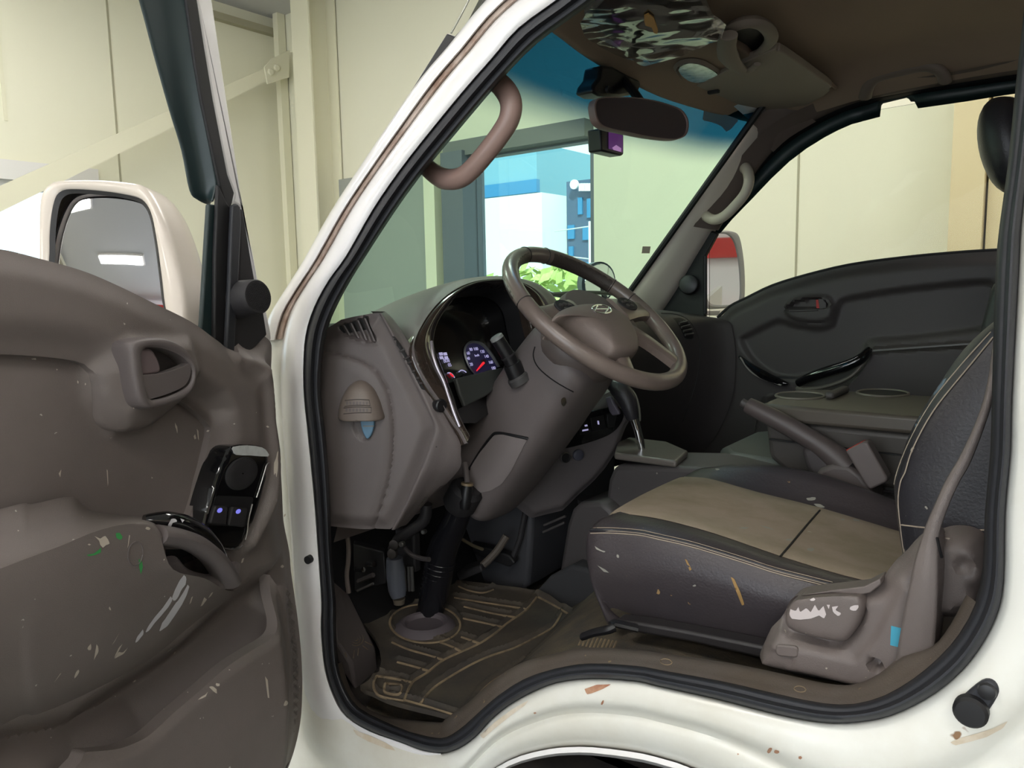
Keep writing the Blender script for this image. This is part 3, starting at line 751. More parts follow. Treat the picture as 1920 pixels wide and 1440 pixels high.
hp = prism('door_handle', [FD.pt(u, v, .014) for u, v in B], FD.w * .014, M_trim2, door, bevel=.003, seg=3)
B = cr(TS([(257,657),(270,653),(284,655),(294,668),(301,685),(300,697),(285,702),(262,703),(256,690)], .022), 4, True)
lab(prism('lock_tab', [FD.pt(u, v, .008) for u, v in B], FD.w * .014, mat('mauve_plastic', (120, 106, 108), .45), door, bevel=.003, seg=3), 'mauve grey lock tab')
# switch plate: gloss dark bezel, round knob, two window switches, silver flash
sw = cr(TS([(422,860),(428,845),(440,836),(465,834),(492,837),(503,846),(506,862),(504,880),(498,915),(488,950),(474,985),(462,1008),(450,1028),(430,1032),(395,1030),(378,1005),(385,975),(395,935),(404,905),(413,878)], .016), 3, True)
SW = relief('switch_plate', FD, sw, lambda U, V: .016 - .004 * (1 - sst(sdf(U, V, sw), 0, .004)), M_gloss, door, step=.005, back=.03)
sv = cr(TS([(438,838),(465,835),(492,839),(502,848),(503,856),(470,854),(444,853),(438,846)], .018), 2, True)
lab(prism('silver_flash', [FD.pt(u, v, .0165) for u, v in sv], FD.w * .0012, mat('worn_silver', (205, 208, 206), .5, var=.6, vscale=60, col2=(170, 172, 170)), SW, smooth=False), 'worn silver end of the switch plate')
k0 = TS([(454,888)], .018)[0]
kn = []
for (r1, h) in ((.0285, .0165), (.0285, .0185), (.0265, .0195), (.0262, .0175)):
    kn.append([FD.pt(k0[0] + r1 * 1.12 * math.cos(a), k0[1] + r1 * .82 * math.sin(a), h) for a in [2 * math.pi * i / 36 for i in range(36)]])
loft('knob_ring', kn, M_blackm, SW, closed=True, flip=True)
kn = [[FD.pt(k0[0] + r1 * 1.12 * math.cos(a), k0[1] + r1 * .82 * math.sin(a), h) for a in [2 * math.pi * i / 36 for i in range(36)]] for (r1, h) in ((.0262, .016), (.026, .0195), (.022, .021), (.012, .0200), (.001, .0195))]
loft('mirror_knob', kn, M_blackm, SW, closed=True, flip=True)
rc = TS([(405,929),(476,932),(462,988),(388,985)], .017)
prism('switch_well', [FD.pt(u, v, .0162) for u, v in rpoly(rc, .006)], FD.w * .001, M_rubd, SW, smooth=False)
for q in (((402,948),(426,949),(423,985),(392,982)), ((434,950),(464,953),(457,989),(427,985))):
    s_ = TS(q, .022)
    o = prism('window_switch', [FD.pt(u, v, .017) for u, v in rpoly(s_, .004)], FD.w * .007, M_blackm, SW, bevel=.002)
    cx = sum(a[0] for a in q) / 4 + 2; cy = q[0][1] + 9; c = T(cx, cy, .025)
    prism('switch_icon', [FD.pt(a, b, .0241) for a, b in ell(c[0], c[1], .0048, .0032, 12)], FD.w * .0006, mat('lit_icon', (120, 120, 220), .4, emit=(140, 140, 255), es=.6), o, smooth=False)
ed = pth([(505,868,.018),(500,872,.018),(496,885,.018),(487,915,.018),(481,933,.018)])
tube('plate_edge', ed, .0012, M_steel, SW, seg=6, n=4)
ed = pth([(473,945,.018),(466,975,.018),(464,995,.018),(460,1012,.018)])
tube('plate_edge', ed, .0012, M_steel, SW, seg=6, n=4)
ed = pth([(420,1028,.018),(445,1030,.018),(455,1022,.018)]); tube('plate_edge', ed, .0010, M_steel, SW, seg=6, n=4)
# screw cap, knob at the edge
TA = bvh(AR, TR, PK, INS)
c = lineon(TA, [(a, b) for a, b in ell(254, 1038, 14, 23, 14, .12)] + [(268, 1038)], .0006, 1)
tube('screw_cap', c, .0007, M_trim2, door, seg=5)
p = FD.pt(*T(579, 1049, -.01), -.01); lathe('edge_buffer', p, FD.u, [(-.004, .007), (.006, .007), (.009, .004)], M_rubd, door, seg=16)
# paint smears and flakes
big = [[(345,1078),(350,1083),(348,1096),(340,1106),(334,1120),(327,1128),(322,1122),(328,1106),(337,1088)], [(352,1096),(355,1100),(350,1116),(341,1134),(328,1154),(314,1174),(298,1185),(304,1168),(318,1150),(330,1132),(343,1112)], [(320,1118),(324,1124),(316,1138),(302,1155),(290,1168),(280,1182),(272,1187),(278,1174),(291,1156),(305,1140)], [(268,1180),(270,1188),(258,1203),(253,1206),(257,1194)], [(330,1130),(334,1126),(320,1150),(310,1160)]]
fl = [[(177,1005),(188,1010),(197,1004),(203,1012),(206,1020),(199,1022),(193,1027),(188,1022),(186,1014)], blob(167,1021,3,2), blob(277,991,4,3.5,seed=2), [(242,1003),(244,1004),(241,1022),(239,1028)],
      blob(168,1214,4,6,.2,seed=3), [(181,1208),(184,1212),(185,1222),(179,1232),(176,1238),(178,1226)], blob(143,1265,3,9,.5,seed=4), [(115,1262),(103,1278),(102,1279),(113,1263)], blob(206,1141,1.5,4,-.4,seed=5),
      [(230,1207),(222,1222),(214,1235),(216,1228),(223,1214)], [(240,1214),(232,1226),(215,1235),(222,1222),(230,1224)], [(209,1211),(216,1200),(224,1186),(215,1203)], [(359,1120),(362,1118),(358,1130),(355,1133)],
      [(383,1120),(388,1124),(380,1135),(376,1137)], [(396,1112),(400,1110),(396,1117),(390,1122)], blob(408,1284,5,3,seed=8), [(392,1288),(398,1286),(406,1292),(407,1301),(402,1298)], [(371,1312),(378,1306),(386,1302),(390,1296),(386,1306),(378,1310)],
      blob(352,1298,1,2), [(497,1268),(502,1275),(505,1309),(502,1308)], blob(536,1319,4,6,.5,seed=9), blob(430,1256,2,1.5), blob(340,1002,2,2), blob(422,1077,4,3.5,seed=11), blob(418,1070,3,2.5,seed=12),
      blob(455,1050,2,6,.3,seed=13), blob(446,1077,2.5,5,.2,seed=14), blob(529,1062,3,3,seed=15), blob(390,808,3.5,2,-.4,seed=16), [(363,818),(366,814),(368,822),(365,824)], [(369,804),(372,808),(373,826),(371,822)],
      blob(518,868,3.5,22,.08,12,seed=17,j=.5), blob(502,800,4,2,.3,seed=18), blob(146,716,1.5,4,seed=19), blob(251,763,2,3.5,.3,seed=20), blob(107,693,2,2,seed=21), [(200,880),(202,882),(203,905),(202,912)], blob(285,896,1.5,2),
      [(110,888),(115,880),(113,895)], blob(160,720,1.2,3,seed=22), blob(330,800,1.5,9,-.15,seed=23,j=.6), blob(34,995,2,1.5)]
drape('paint_smear', TA, big, M_paintw, door, step=5)['label'] = 'white paint smear below the pull handle'
drape('paint_flake', TA, fl, mat('cream_paint_flake', (196, 186, 172), .6), door, step=4)['kind'] = 'stuff'
grn = [[(217,1000),(224,998),(231,1008),(225,1013),(218,1008)], [(163,1040),(176,1038),(186,1030),(190,1026),(189,1036),(178,1041),(165,1043)], [(260,1048),(266,1052),(268,1062),(266,1072),(264,1077),(261,1064)]]
drape('green_paint_flake', TA, grn, M_paintg, door, step=4)['label'] = 'green paint flakes on the armrest'
drape('pull_handle_flake', bvh(*[o for o in door.children if o.name.startswith('pull_handle_liner')]), [[(315,984),(322,972),(330,973),(333,978),(324,980),(317,996)], [(338,972),(346,975),(342,980)]], M_paintw, door, step=4)

# ---- window frame of the door: outer white frame, seal, channels, visor, sail, tweeter
def dpts(P, w): return [FD.pt(u, v, w) for u, v in TS(P, w)]
prism('white_frame', dpts([(335,-140),(370,0),(384,90),(400,187),(414,260),(427,327),(440,362),(438,378),(453,388),(461,430),(470,482),(478,525),(492,570),(503,625),(510,640),(508,622),(496,565),(483,520),(476,480),(457,400),(443,300),(420,150),(398,0),(370,-140)], -.045), -FD.w * .012, M_white, door, bevel=.003)
lab(door.children[-1], 'white painted front edge of the door frame')
prism('frame_seal', dpts([(318,-140),(350,0),(365,110),(378,187),(396,270),(411,340),(420,372),(430,400),(436,380),(440,362),(427,327),(414,260),(400,187),(384,90),(370,0),(336,-140)], -.030), -FD.w * .006, M_rubd, door, bevel=.002)
# visor: curved smoked acrylic strip on the outside
vr = []
for (px0, py0, px1, py1) in ((215,-150,325,-140), (260,0,352,0), (288,104,367,104), (317,207,384,207), (340,283,398,283), (355,357,408,338), (370,374,405,362), (393,381,400,378)):
    a = FD.pt(*T(px0, py0, -.070), -.070); b = FD.pt(*T((px0 + px1) / 2, (py0 + py1) / 2, -.062), -.062); c = FD.pt(*T(px1, py1, -.042), -.042)
    vr.append([a, b, c])
lab(loft('rain_visor', vr, M_visorgl, door, nu=4, nv=4, solid=.003), 'smoked green rain visor')
for nm, P, w, m, bv in (('glass_channel', [(392,382),(386,480),(380,580),(376,640),(402,655),(404,600),(404,480),(407,384)], -.035, M_visorgl, .003), ('glass_run', [(410,345),(404,480),(403,560),(402,660),(424,672),(430,560),(434,470),(436,392),(426,380)], -.028, M_rubd, .004),
              ('frame_post', [(437,385),(445,381),(452,388),(453,420),(448,520),(443,600),(440,672),(424,672),(430,560),(435,430)], -.018, M_rub, .004),
              ('mirror_sail', [(450,392),(456,392),(470,480),(478,525),(492,570),(501,628),(480,650),(458,668),(438,668),(446,560),(450,470)], -.030, M_blackm, .003)):
    prism(nm, dpts(P, w), -FD.w * .008, m, door, bevel=.0025)
c = FD.pt(*T(455, 561, -.02), -.02); ax = (FD.w * .95 - FD.u * .12 + FD.v * .10).normalized()
tw = lathe('tweeter', c, ax, [(-.012, .028), (.004, .028), (.022, .0265), (.032, .0255), (.034, .024), (.0345, .001)], M_blackm, door, seg=36)
c2 = c + ax * .0345
b = MB()
rr = .0032; 
e1 = ax.orthogonal().normalized(); e2 = ax.cross(e1)
for i in range(-7, 8):
    for j in range(-7, 8):
        x = i * rr + (j % 2) * rr / 2; y = j * rr * .87
        if x * x + y * y < .022 ** 2: b.add(*latheg(c2 + e1 * x + e2 * y - ax * .0005, ax, [(0, .0008), (.0012, .0005)], seg=5))
g = b.build('tweeter_grille', M_black, tw, smooth=False)
# door outer skin (white) and side glass left edge is wound down; belt strip
prism('outer_skin', [FD.pt(u, v, -.115) for u, v in ((-.96, tl[0][1] - .02), (-.30, tl[6][1] - .055), (-.02, -.06), (-.0, -.3), (-.02, -.76), (-.96, -.76))], FD.w * .04, M_white, door, bevel=.01)
prism('belt_seal', [FD.pt(u, v - .012, -.05) for u, v in [(-.96, tl[0][1] - .01), (-.7, tl[0][1])] + tl[::2] + [(tl[-1][0], tl[-1][1] - .03), (tl[3][0], tl[3][1] - .03), (-.96, tl[0][1] - .04)]], -FD.w * .03, M_rubd, door)

# ---- outside mirror on the driver's door
mu = -.17
fm = Frame(FD.pt(mu, .1, -.30), (0.35, 0.0, 0), (0, 0, 1))
fm = Frame(FD.pt(mu, .1, -.30), Vector((.93, .32, 0)), (0, .32, 1))
mir = thing('door_mirror', 'cream housed outside mirror of the open driver door', 'door mirror', fm.o)
mo = [(79,440),(80,385),(86,360),(100,346),(120,341),(187,340),(247,345),(273,353),(293,378),(312,420),(330,478),(345,540),(350,600),(340,660),(200,660),(85,560),(80,500)]
gl = [(98,470),(100,417),(107,378),(118,362),(140,357),(200,361),(253,370),(275,381),(288,405),(297,450),(304,500),(312,570),(318,640),(200,650),(104,560)]
O1 = fm.trs(mo); G1 = fm.trs(gl)
C0 = (sum(p[0] for p in O1) / len(O1), sum(p[1] for p in O1) / len(O1))
def sc_(P, s, dx=0, dy=0): return [(C0[0] + (p[0] - C0[0]) * s + dx, C0[1] + (p[1] - C0[1]) * s + dy) for p in P]
O1d = resample(cr(O1, 4, True), .01); NO = len(O1d); G1d = resample(cr(G1, 4, True), .01)
G1r = resample(G1d, 1, True)
def match(P, n):
    L = resample(P, .002, True); A = np.array(L); out = []
    return A
def nearest(P, q):
    A = np.array(P); i = ((A - np.array(q)) ** 2).sum(1).argmin(); return tuple(A[i])
Gd = resample(cr(G1, 6, True), .001)
Gm = [nearest(Gd, p) for p in O1d]
rows = [[fm.pt(*p, -.004) for p in Gm], [fm.pt(*p, .004) for p in Gm], [fm.pt(p[0] * .5 + q[0] * .5, p[1] * .5 + q[1] * .5, .010) for p, q in zip(O1d, Gm)], [fm.pt(*p, .004) for p in O1d],
        [fm.pt(*p, -.012) for p in sc_(O1d, 1.02)], [fm.pt(*p, -.04) for p in sc_(O1d, 1.01, .004)], [fm.pt(*p, -.065) for p in sc_(O1d, .86, .01)], [fm.pt(*p, -.08) for p in sc_(O1d, .5, .015)], [fm.pt(*p, -.083) for p in sc_(O1d, .02, .015)]]
loft('mirror_housing', rows, M_cream, mir, nv=3, closed=True, angle=60)
rows = [[fm.pt(*p, -.006) for p in Gm], [fm.pt(*nearest(Gd, p), .005) for p in O1d], [fm.pt(q[0] * .93 + C0[0] * .07, q[1] * .93 + C0[1] * .07, .001) for q in Gm]]
lab(loft('mirror_rim', rows, M_rubd, mir, closed=True), 'black rim round the glass')
fmg = Frame(fm.pt(C0[0], C0[1], -.001), fm.u, fm.v)
gc_ = fm.tr(205, 500)
relief('mirror_glass', fm, [(q[0] * 1.0, q[1]) for q in Gd], lambda U, V: .005 - ((U - gc_[0]) ** 2 + (V - gc_[1]) ** 2) / 1.8, M_mirror, mir, step=.012, rim=False, smooth_angle=0)
# arm from the housing to the door
loft('mirror_arm', [[FD.pt(-.10, .02, -.06), FD.pt(-.10, .05, -.06), FD.pt(-.06, .05, -.06), FD.pt(-.06, .02, -.06)][::1], [FD.pt(-.12, .0, -.14), FD.pt(-.12, .045, -.14), FD.pt(-.07, .045, -.14), FD.pt(-.07, .0, -.14)],
                    [FD.pt(-.15, -.02, -.24), FD.pt(-.15, .06, -.24), FD.pt(-.11, .06, -.24), FD.pt(-.11, -.02, -.24)]], M_cream, mir, closed=True, nu=3, nv=3, caps=True)
# ============================================================ WINDSCREEN, ROOF LINING, DASHBOARD
M_ws = glass_mat('green_windscreen', (.74, .97, .84), refl=.045, band=(1.795, 1.88, (.012, .10, .20)))
wsr = []
for k in range(7):
    t = k / 6 * 1.14; x = -1.34 + .48 * t; z = 1.375 + .555 * t
    wsr.append([(x - .07 * (1 - ((y - 1.585) / .67) ** 2) + (.03 if y > 2.18 else .10 + .03 * t if y < 1.0 else .02 if y < 1.1 else 0), y, z) for y in (.925 + .03 * t, 1.05, 1.3, 1.585, 1.87, 2.12, 2.245 - .03 * t)])
WS = loft('windscreen', wsr, M_ws, truck, nu=3, nv=1, angle=0)
WSB = bvh(WS)
lab(WS, 'green tinted windscreen glass with a blue shade band')
# black masking along the far edge
for i, (a, b) in enumerate((((1172, 560), (1405, 222)),)):
    P = [Vector(wsr[k][-1]) + Vector((.012, -.012, 0)) for k in range(7)]
    tube('windscreen_rubber', P, .010, M_rubd, truck, seg=8)
drape('windscreen_sticker', WSB, [[(1320,205),(1335,206),(1386,224),(1370,243),(1362,247),(1352,236),(1340,231),(1325,227),(1317,226)]], mat('pale_sticker', (105, 140, 160), .6), truck, step=6, off=.004)
drape('windscreen_patch', WSB, [[(1205,462),(1220,462),(1218,475),(1203,475)]], mat('grey_sticker', (235, 225, 200), .6), truck, step=8, off=.004)
# roof lining
hd = [(980,20),(1040,64),(1074,92),(1125,122),(1180,154),(1235,179),(1315,204),(1407,227),(1440,240)]
r0 = []
for i, p in enumerate(hd):
    q = atX(p[0], p[1], -.86 - .075 * (1 - ((i - 4) / 4.0) ** 2)); r0.append(q)
ys = [q.y for q in r0]
def mv(r, dx, zf): return [Vector((q.x + dx, q.y, zf(q, i))) for i, q in enumerate(r)]
def edge(y): return max(0, 1 - min(y - .93, 2.33 - y) / .16) ** 2
ny = 9; yy = [.93 + (2.30 - .93) * i / (ny - 1) for i in range(ny)]
def fit0(y):
    for a, b in zip(r0, r0[1:]):
        if a.y <= y <= b.y: t = (y - a.y) / (b.y - a.y); return a.lerp(b, t)
    e = r0[0] if y < r0[0].y else r0[-1]; return Vector((e.x, y, e.z))
R0 = [fit0(y) for y in yy]
rows = [R0, [q + Vector((.02, 0, -.010)) for q in R0], [q + Vector((.06, 0, .012)) for q in R0]]
for x, z in ((-.72, 1.985), (-.55, 2.005), (-.30, 2.015), (-.05, 2.01), (.16, 2.0)):
    rows.append([Vector((x, y, z - .085 * edge(y) * (1 if y > 1.5 else .6))) for y in yy])
HL = loft('roof_lining', rows, M_head, truck, nu=3, nv=4, angle=60, flip=True)
lab(HL, 'dark brown roof lining')
# passenger-side roof rail trim, quarter and pillar trims
def ly(P, y): return [atY(a, b, y) for a, b in P]
railo = [(1345,432),(1380,375),(1413,327),(1440,292),(1467,264),(1505,238),(1547,215),(1610,190),(1700,172),(1780,158),(1907,138),(1990,126)]
rtop = [(1300,425),(1335,365),(1372,315),(1405,275),(1430,248),(1465,222),(1520,196),(1590,168),(1690,150),(1780,136),(1907,112),(1990,100)]
loft('roof_rail_trim', [ly(rtop, 2.26), [a.lerp(b, .5) + Vector((0, -.012, 0)) for a, b in zip(ly(rtop, 2.28), ly(railo, 2.32))], ly(railo, 2.33), ly(railo, 2.37)], mat('rail_trim_plastic', (108, 94, 87), .7, bump=.2, bscale=700), truck, nu=3, nv=3, flip=True, angle=60)
pl = [(1168,556),(1215,492),(1262,425),(1310,357),(1355,293),(1403,226)]
pr_ = [(1232,590),(1262,545),(1300,480),(1340,415),(1385,350),(1440,268)]
L_, R_ = ly(pl, 2.235), ly(pr_, 2.325)
PT = loft('pillar_trim', [[p + Vector((0, .03, 0)) for p in L_], L_, [a.lerp(b, .35) + Vector((.01, -.022, 0)) for a, b in zip(L_, R_)], [a.lerp(b, .8) + Vector((.005, -.012, 0)) for a, b in zip(L_, R_)], R_, [p + Vector((0, .05, 0)) for p in R_]], M_pillar, truck, nu=3, nv=3, flip=True, angle=60)
loft('corner_trim', [[p + Vector((0, .03, 0)) for p in (atY(1396,236,2.235), atY(1420,200,2.235), atY(1450,165,2.235))], [atY(1400,240,2.232), atY(1425,205,2.232), atY(1455,170,2.232)], [atY(1425,262,2.28), atY(1458,238,2.28), atY(1500,205,2.28)], [atY(1450,285,2.33), atY(1480,258,2.33), atY(1530,228,2.33)]], bpy.data.materials['rail_trim_plastic'], truck, nu=3, nv=2, flip=True, angle=60)
# grab handles
def ghandle(label, path, r, m, parent_loc, mounts=(), n=5, cat='grab handle', flat=None):
    t = thing('grab_handle', label, cat, parent_loc)
    tube('handle_bar', path, r, m, t, seg=16, n=n, flat=flat)
    for c, ax, rr, h in mounts: lathe('mount_foot', c, ax, [(-.02, rr), (h, rr * .96), (h + .006, rr * .8)], m, t, seg=20)
    return t
M_gh = mat('brown_handle_plastic', (150, 124, 115), .4)
gp = [(905,140,.955),(926,150,.935),(945,166,.925),(958,192,.92),(955,222,.918),(938,252,.915),(908,291,.91),(880,322,.908),(858,335,.908),(832,335,.91),(810,322,.92),(792,305,.94)]
ghandle('thick brown grab handle on the near windscreen pillar, beside the driver', [atY(*p) for p in gp], [.014,.0155,.0165,.0165,.0155,.015,.0148,.0150,.0158,.0165,.0150,.014], M_gh, atY(860, 240, .93))
gp = [(1394,312,2.30),(1402,322,2.275),(1404,342,2.262),(1396,364,2.258),(1378,386,2.258),(1358,405,2.258),(1340,412,2.262),(1325,406,2.275),(1320,396,2.30)]
ghandle('beige grab handle on the far windscreen pillar', [atY(*p) for p in gp], [.018,.016,.0155,.015,.015,.015,.0155,.016,.018], mat('beige_handle_plastic', (192, 180, 164), .45), atY(1360, 360, 2.28))
gp = [(1622,182,2.29),(1630,158,2.25),(1648,143,2.235),(1690,132,2.23),(1730,124,2.23),(1755,128,2.235),(1768,140,2.25),(1772,152,2.27)]
ghandle('dark roof grab handle above the passenger window', [atY(*p) for p in gp], .017, mat('dark_handle_plastic', (124, 110, 100), .6), atY(1690, 150, 2.26), flat=.7)
# ---- sun visors
def zq(P, z): return [atZ(a, b, z) for a, b in P]
t = thing('sun_visor', 'plain brown passenger sun visor folded flat under the roof lining', 'sun visor', atZ(1420, 160, 1.95))
P = zq([(1285,178),(1308,160),(1437,99),(1457,96),(1475,103),(1553,158),(1556,166),(1545,180),(1470,219),(1440,228),(1400,222),(1310,192)], 1.945)
prism('visor_board', cr(P, 2, True), (0, 0, .018), M_visor, t, bevel=.006, seg=3)
tube('visor_rod', zq([(1462,92),(1510,122),(1566,164)], 1.965), .006, M_head, t, seg=8)
p = atZ(1338, 172, 1.942); box('clip', p, (.03, .014, .01), M_blackm, t, bevel=.003)
t = thing('sun_visor', 'driver sun visor still wrapped in crinkled clear plastic film', 'sun visor', atZ(1200, 60, 1.93))
P = zq([(1095,30),(1118,12),(1190,-60),(1300,-40),(1345,60),(1200,112),(1180,108)], 1.94)
V0 = prism('visor_board', P, (0, 0, .016), M_visor, t, bevel=.004)
M_film = bpy.data.materials.new('clear_film'); M_film.use_nodes = True; nt = M_film.node_tree; nt.nodes.clear()
o_ = nt.nodes.new('ShaderNodeOutputMaterial'); mx = nt.nodes.new('ShaderNodeMixShader'); tr = nt.nodes.new('ShaderNodeBsdfTransparent'); gl_ = nt.nodes.new('ShaderNodeBsdfGlossy'); fz = nt.nodes.new('ShaderNodeLayerWeight')
gl_.inputs['Roughness'].default_value = .06; gl_.inputs[0].default_value = (1, 1, 1, 1); fz.inputs[0].default_value = .55; tr.inputs[0].default_value = (.94, .94, .93, 1)
nt.links.new(fz.outputs['Fresnel'], mx.inputs[0]); nt.links.new(tr.outputs[0], mx.inputs[1]); nt.links.new(gl_.outputs[0], mx.inputs[2]); nt.links.new(mx.outputs[0], o_.inputs[0])
ff = Frame(atZ(1200, 60, 1.925), (1, 0, 0), (0, -1, 0))          # w points down
fo = ff.trs([(1088,38),(1096,62),(1130,84),(1165,100),(1192,112),(1208,120),(1250,106),(1318,84),(1352,62),(1362,40),(1330,10),(1310,-60),(1180,-80),(1120,-20)], 0)
rn = random.Random(4); cre = [(rn.choice((rn.uniform(.5, 1.1), rn.uniform(-.4, .2), rn.uniform(1.6, 2.2))), rn.uniform(30, 120), rn.uniform(0, 6), rn.uniform(.5, 1)) for _ in range(9)]
def crk(U, V):
    h = np.zeros_like(U)
    for a, f, p, s in cre:
        q = (U * math.cos(a) + V * math.sin(a)) * f + p + 1.5 * np.sin((U * math.sin(a) - V * math.cos(a)) * f * .35)
        h += s * (.0035 * (1 - np.abs(((q / math.pi) % 2) - 1)) * 42 / f)
    return h * .9
lab(relief('film_wrap', ff, fo, crk, M_film, t, step=.007, rim=False, smooth_angle=12), 'crinkled clear plastic film')
tg_ = zq([(1208,30),(1216,26),(1226,34),(1230,46),(1234,58),(1232,64),(1226,62),(1222,52),(1210,48),(1208,40)], 1.915); prism('tag', tg_, (0, 0, .002), M_amber, t)
lab(t.children[-1], 'amber paper tag under the film')
# overhead lamp console and the round holder with its curved arm
t = thing('overhead_console', 'brown overhead console with clear lamp lens and round holder beside the mirror', 'overhead console', atZ(1300, 130, 1.95))
P = zq([(1188,118),(1215,118),(1330,78),(1400,100),(1405,128),(1310,168),(1290,180),(1250,172),(1215,150)], 1.955)
prism('console_shell', cr(P, 2, True), (0, 0, .05), M_head, t, bevel=.01, seg=3)
lens = cr(zq([(1272,128),(1290,116),(1318,120),(1345,136),(1335,144),(1312,152),(1290,148)], 1.950), 3, True)
rimo = cr(zq([(1262,126),(1285,110),(1322,114),(1356,138),(1340,150),(1312,160),(1282,152)], 1.953), 3, True)
loft('lens_rim', [rimo, [p + Vector((0, 0, -.006)) for p in [a.lerp(b, .5) for a, b in zip([Vector(q) for q in rimo], [Vector(q) for q in lens])]], [Vector(q) + Vector((0, 0, .008)) for q in lens]], M_visor, t, closed=True)
prism('lamp_lens', lens, (0, 0, -.004), mat('clear_lens', (190, 190, 176), .15, var=1, vscale=60, col2=(120, 118, 110), coat=.8), t)
cR = atZ(1398, 78, 1.965)
rp = [atZ(a, b, 1.955) for a, b in ((1360,70),(1372,52),(1395,42),(1420,42),(1440,55),(1446,74),(1432,92),(1420,100))]
tube('holder_ring', rp, [.012,.014,.016,.016,.015,.014,.012,.010], M_visor, t, seg=12, n=4, flat=.7)
prism('holder_recess', cr([atZ(a, b, 1.972) for a, b in ((1378,64),(1395,52),(1418,56),(1434,72),(1430,84),(1420,92),(1412,115),(1398,122),(1390,110),(1388,90))], 3, True), (0, 0, .01), M_rubd, t)
rp = [atZ(a, b, 1.935) for a, b in ((1366,66),(1362,88),(1366,106),(1378,122),(1392,132),(1408,130),(1420,120))]
tube('holder_arm', rp, [.018,.020,.022,.018,.014,.011,.008], M_visor, t, seg=14, n=4, flat=.55)
# ---- rear view mirror and dashcam
ctr = atX(1200, 220, -.80)
fmr = Frame(ctr, Vector((.10, .97, -.03)), (-.12, 0, 1)); 
mt = thing('rearview_mirror', 'dark rear view mirror with thin pinkish rim under the windscreen header', 'mirror', ctr)
gpx = [(1112,205),(1114,190),(1125,183),(1160,182),(1200,184),(1240,192),(1275,205),(1288,222),(1290,240),(1283,256),(1262,262),(1220,258),(1180,250),(1135,240),(1118,228)]
G = cr(fmr.trs(gpx), 4, True); cg = (sum(p[0] for p in G) / len(G), sum(p[1] for p in G) / len(G))
def sg(s): return [(cg[0] + (p[0] - cg[0]) * s, cg[1] + (p[1] - cg[1]) * s) for p in G]
loft('mirror_shell', [[fmr.pt(u, v, w_) for u, v in sg(s_)] for s_, w_ in ((.955, -.001), (.965, .003), (.99, .003), (1.0, -.002), (1.0, -.012), (.9, -.022), (.5, -.030), (.02, -.032))], mat('mauve_shell', (140, 116, 112), .5), mt, closed=True, flip=False)
prism('mirror_glass', [fmr.pt(u, v, .0) for u, v in sg(.958)], -fmr.w * .002, M_mirrord, mt, smooth=False)
tube('mirror_stalk', [atX(1200, 190, -.83), atX(1185, 168, -.86), atX(1170, 150, -.89)], .010, M_black, mt, seg=10, n=4)
m_ = MB()
P = [atX(a, b, -.885) for a, b in ((1128,122),(1150,124),(1178,140),(1200,150),(1203,160),(1196,176),(1160,182),(1125,180),(1111,172),(1114,158),(1124,145))]
prism('mount_cover', P, Vector((-.045, 0, .0)), M_black, mt, bevel=.008, seg=3)
for a, b in ((1138,168),(1182,168)): lathe('mount_screw', atX(a, b, -.884), (1, 0, 0), [(0, .008), (.006, .007)], M_blackm, mt, seg=12)
dc = thing('dashcam', 'small black dashcam with purple screen hanging below the rear view mirror', 'dashcam', atX(1148, 268, -.90))
P = [atX(a, b, -.90) for a, b in ((1126,240),(1170,252),(1170,290),(1166,292),(1128,283))]
prism('camera_body', P, Vector((-.035, 0, 0)), M_black, dc, bevel=.004)
P = [atX(a, b, -.8985) for a, b in ((1141,247),(1167,254),(1167,286),(1141,279))]
prism('camera_screen', P, Vector((.001, 0, 0)), mat('purple_screen', (92, 52, 110), .15, emit=(110, 60, 130), es=.35), dc, smooth=False)
P = [atX(a, b, -.897) for a, b in ((1148,277),(1155,272),(1164,278),(1164,285),(1150,281))]
prism('screen_glow', P, Vector((.001, 0, 0)), mat('pink_screen', (180, 130, 190), .3, emit=(190, 140, 200), es=.5), dc, smooth=False)
tube('camera_mount', [atX(1150, 255, -.93), atX(1150, 225, -.965)], .008, M_black, dc, seg=8)

# ============================================================ DASHBOARD
dash = thing('dashboard', 'brown plastic dashboard with arched instrument hood and side vents', 'dashboard', (-1.1, 1.5, .9))
A = atY(612, 700, .862); B = atY(790, 740, .950); A.z = B.z = 1.2
FE = Frame(A, B - A, (0, 0, 1)); TE = FE.tr
endo = FE.trs([(585,640),(600,622),(616,612),(635,600),(660,594),(695,588),(712,587),(718,598),(726,612),(743,643),(766,691),(789,737),(808,776),(817,801),(816,812),(800,858),(782,903),(758,955),(737,990),(728,996),(700,995),(660,992),(600,986),(590,900),(582,750)])
cov = FE.trs([(590,664),(613,661),(625,662),(655,670),(685,682),(705,697),(722,722),(732,755),(737,800),(736,850),(730,900),(715,950),(698,994),(690,1010),(580,1010),(560,800)])
vent = FE.trs([(633,612),(664,602),(684,594),(693,612),(706,640),(695,642),(670,636),(640,626),(632,619)])
pock = FE.trs([(660,785),(663,800),(670,815),(683,826),(697,820),(703,805),(704,785)])
riblines = [FE.trs(q) for q in (((640,610),(651,629)), ((653,606),(667,634)), ((666,601),(682,638)), ((679,597),(697,640)))]
def hend(U, V):
    s = sdf(U, V, cr(cov, 3, True)); h = .004 * sst(s, -.001, .004) + .004 * sst(s, .0, .02) - .003 * np.exp(-(s / .0018) ** 2)
    h += -.012 * sst(sdf(U, V, endo), .03, -.0) * 1.0
    sv_ = sdf(U, V, vent); h += -.010 * sst(sv_, -.001, .002) + .002 * np.exp(-((sv_ + .003) / .002) ** 2)
    h += -.006 * sst(sdf(U, V, pock), -.002, .005)
    return h
ED = relief('end_panel', FE, endo, hend, M_trim2, dash, step=.0042, back=.01)
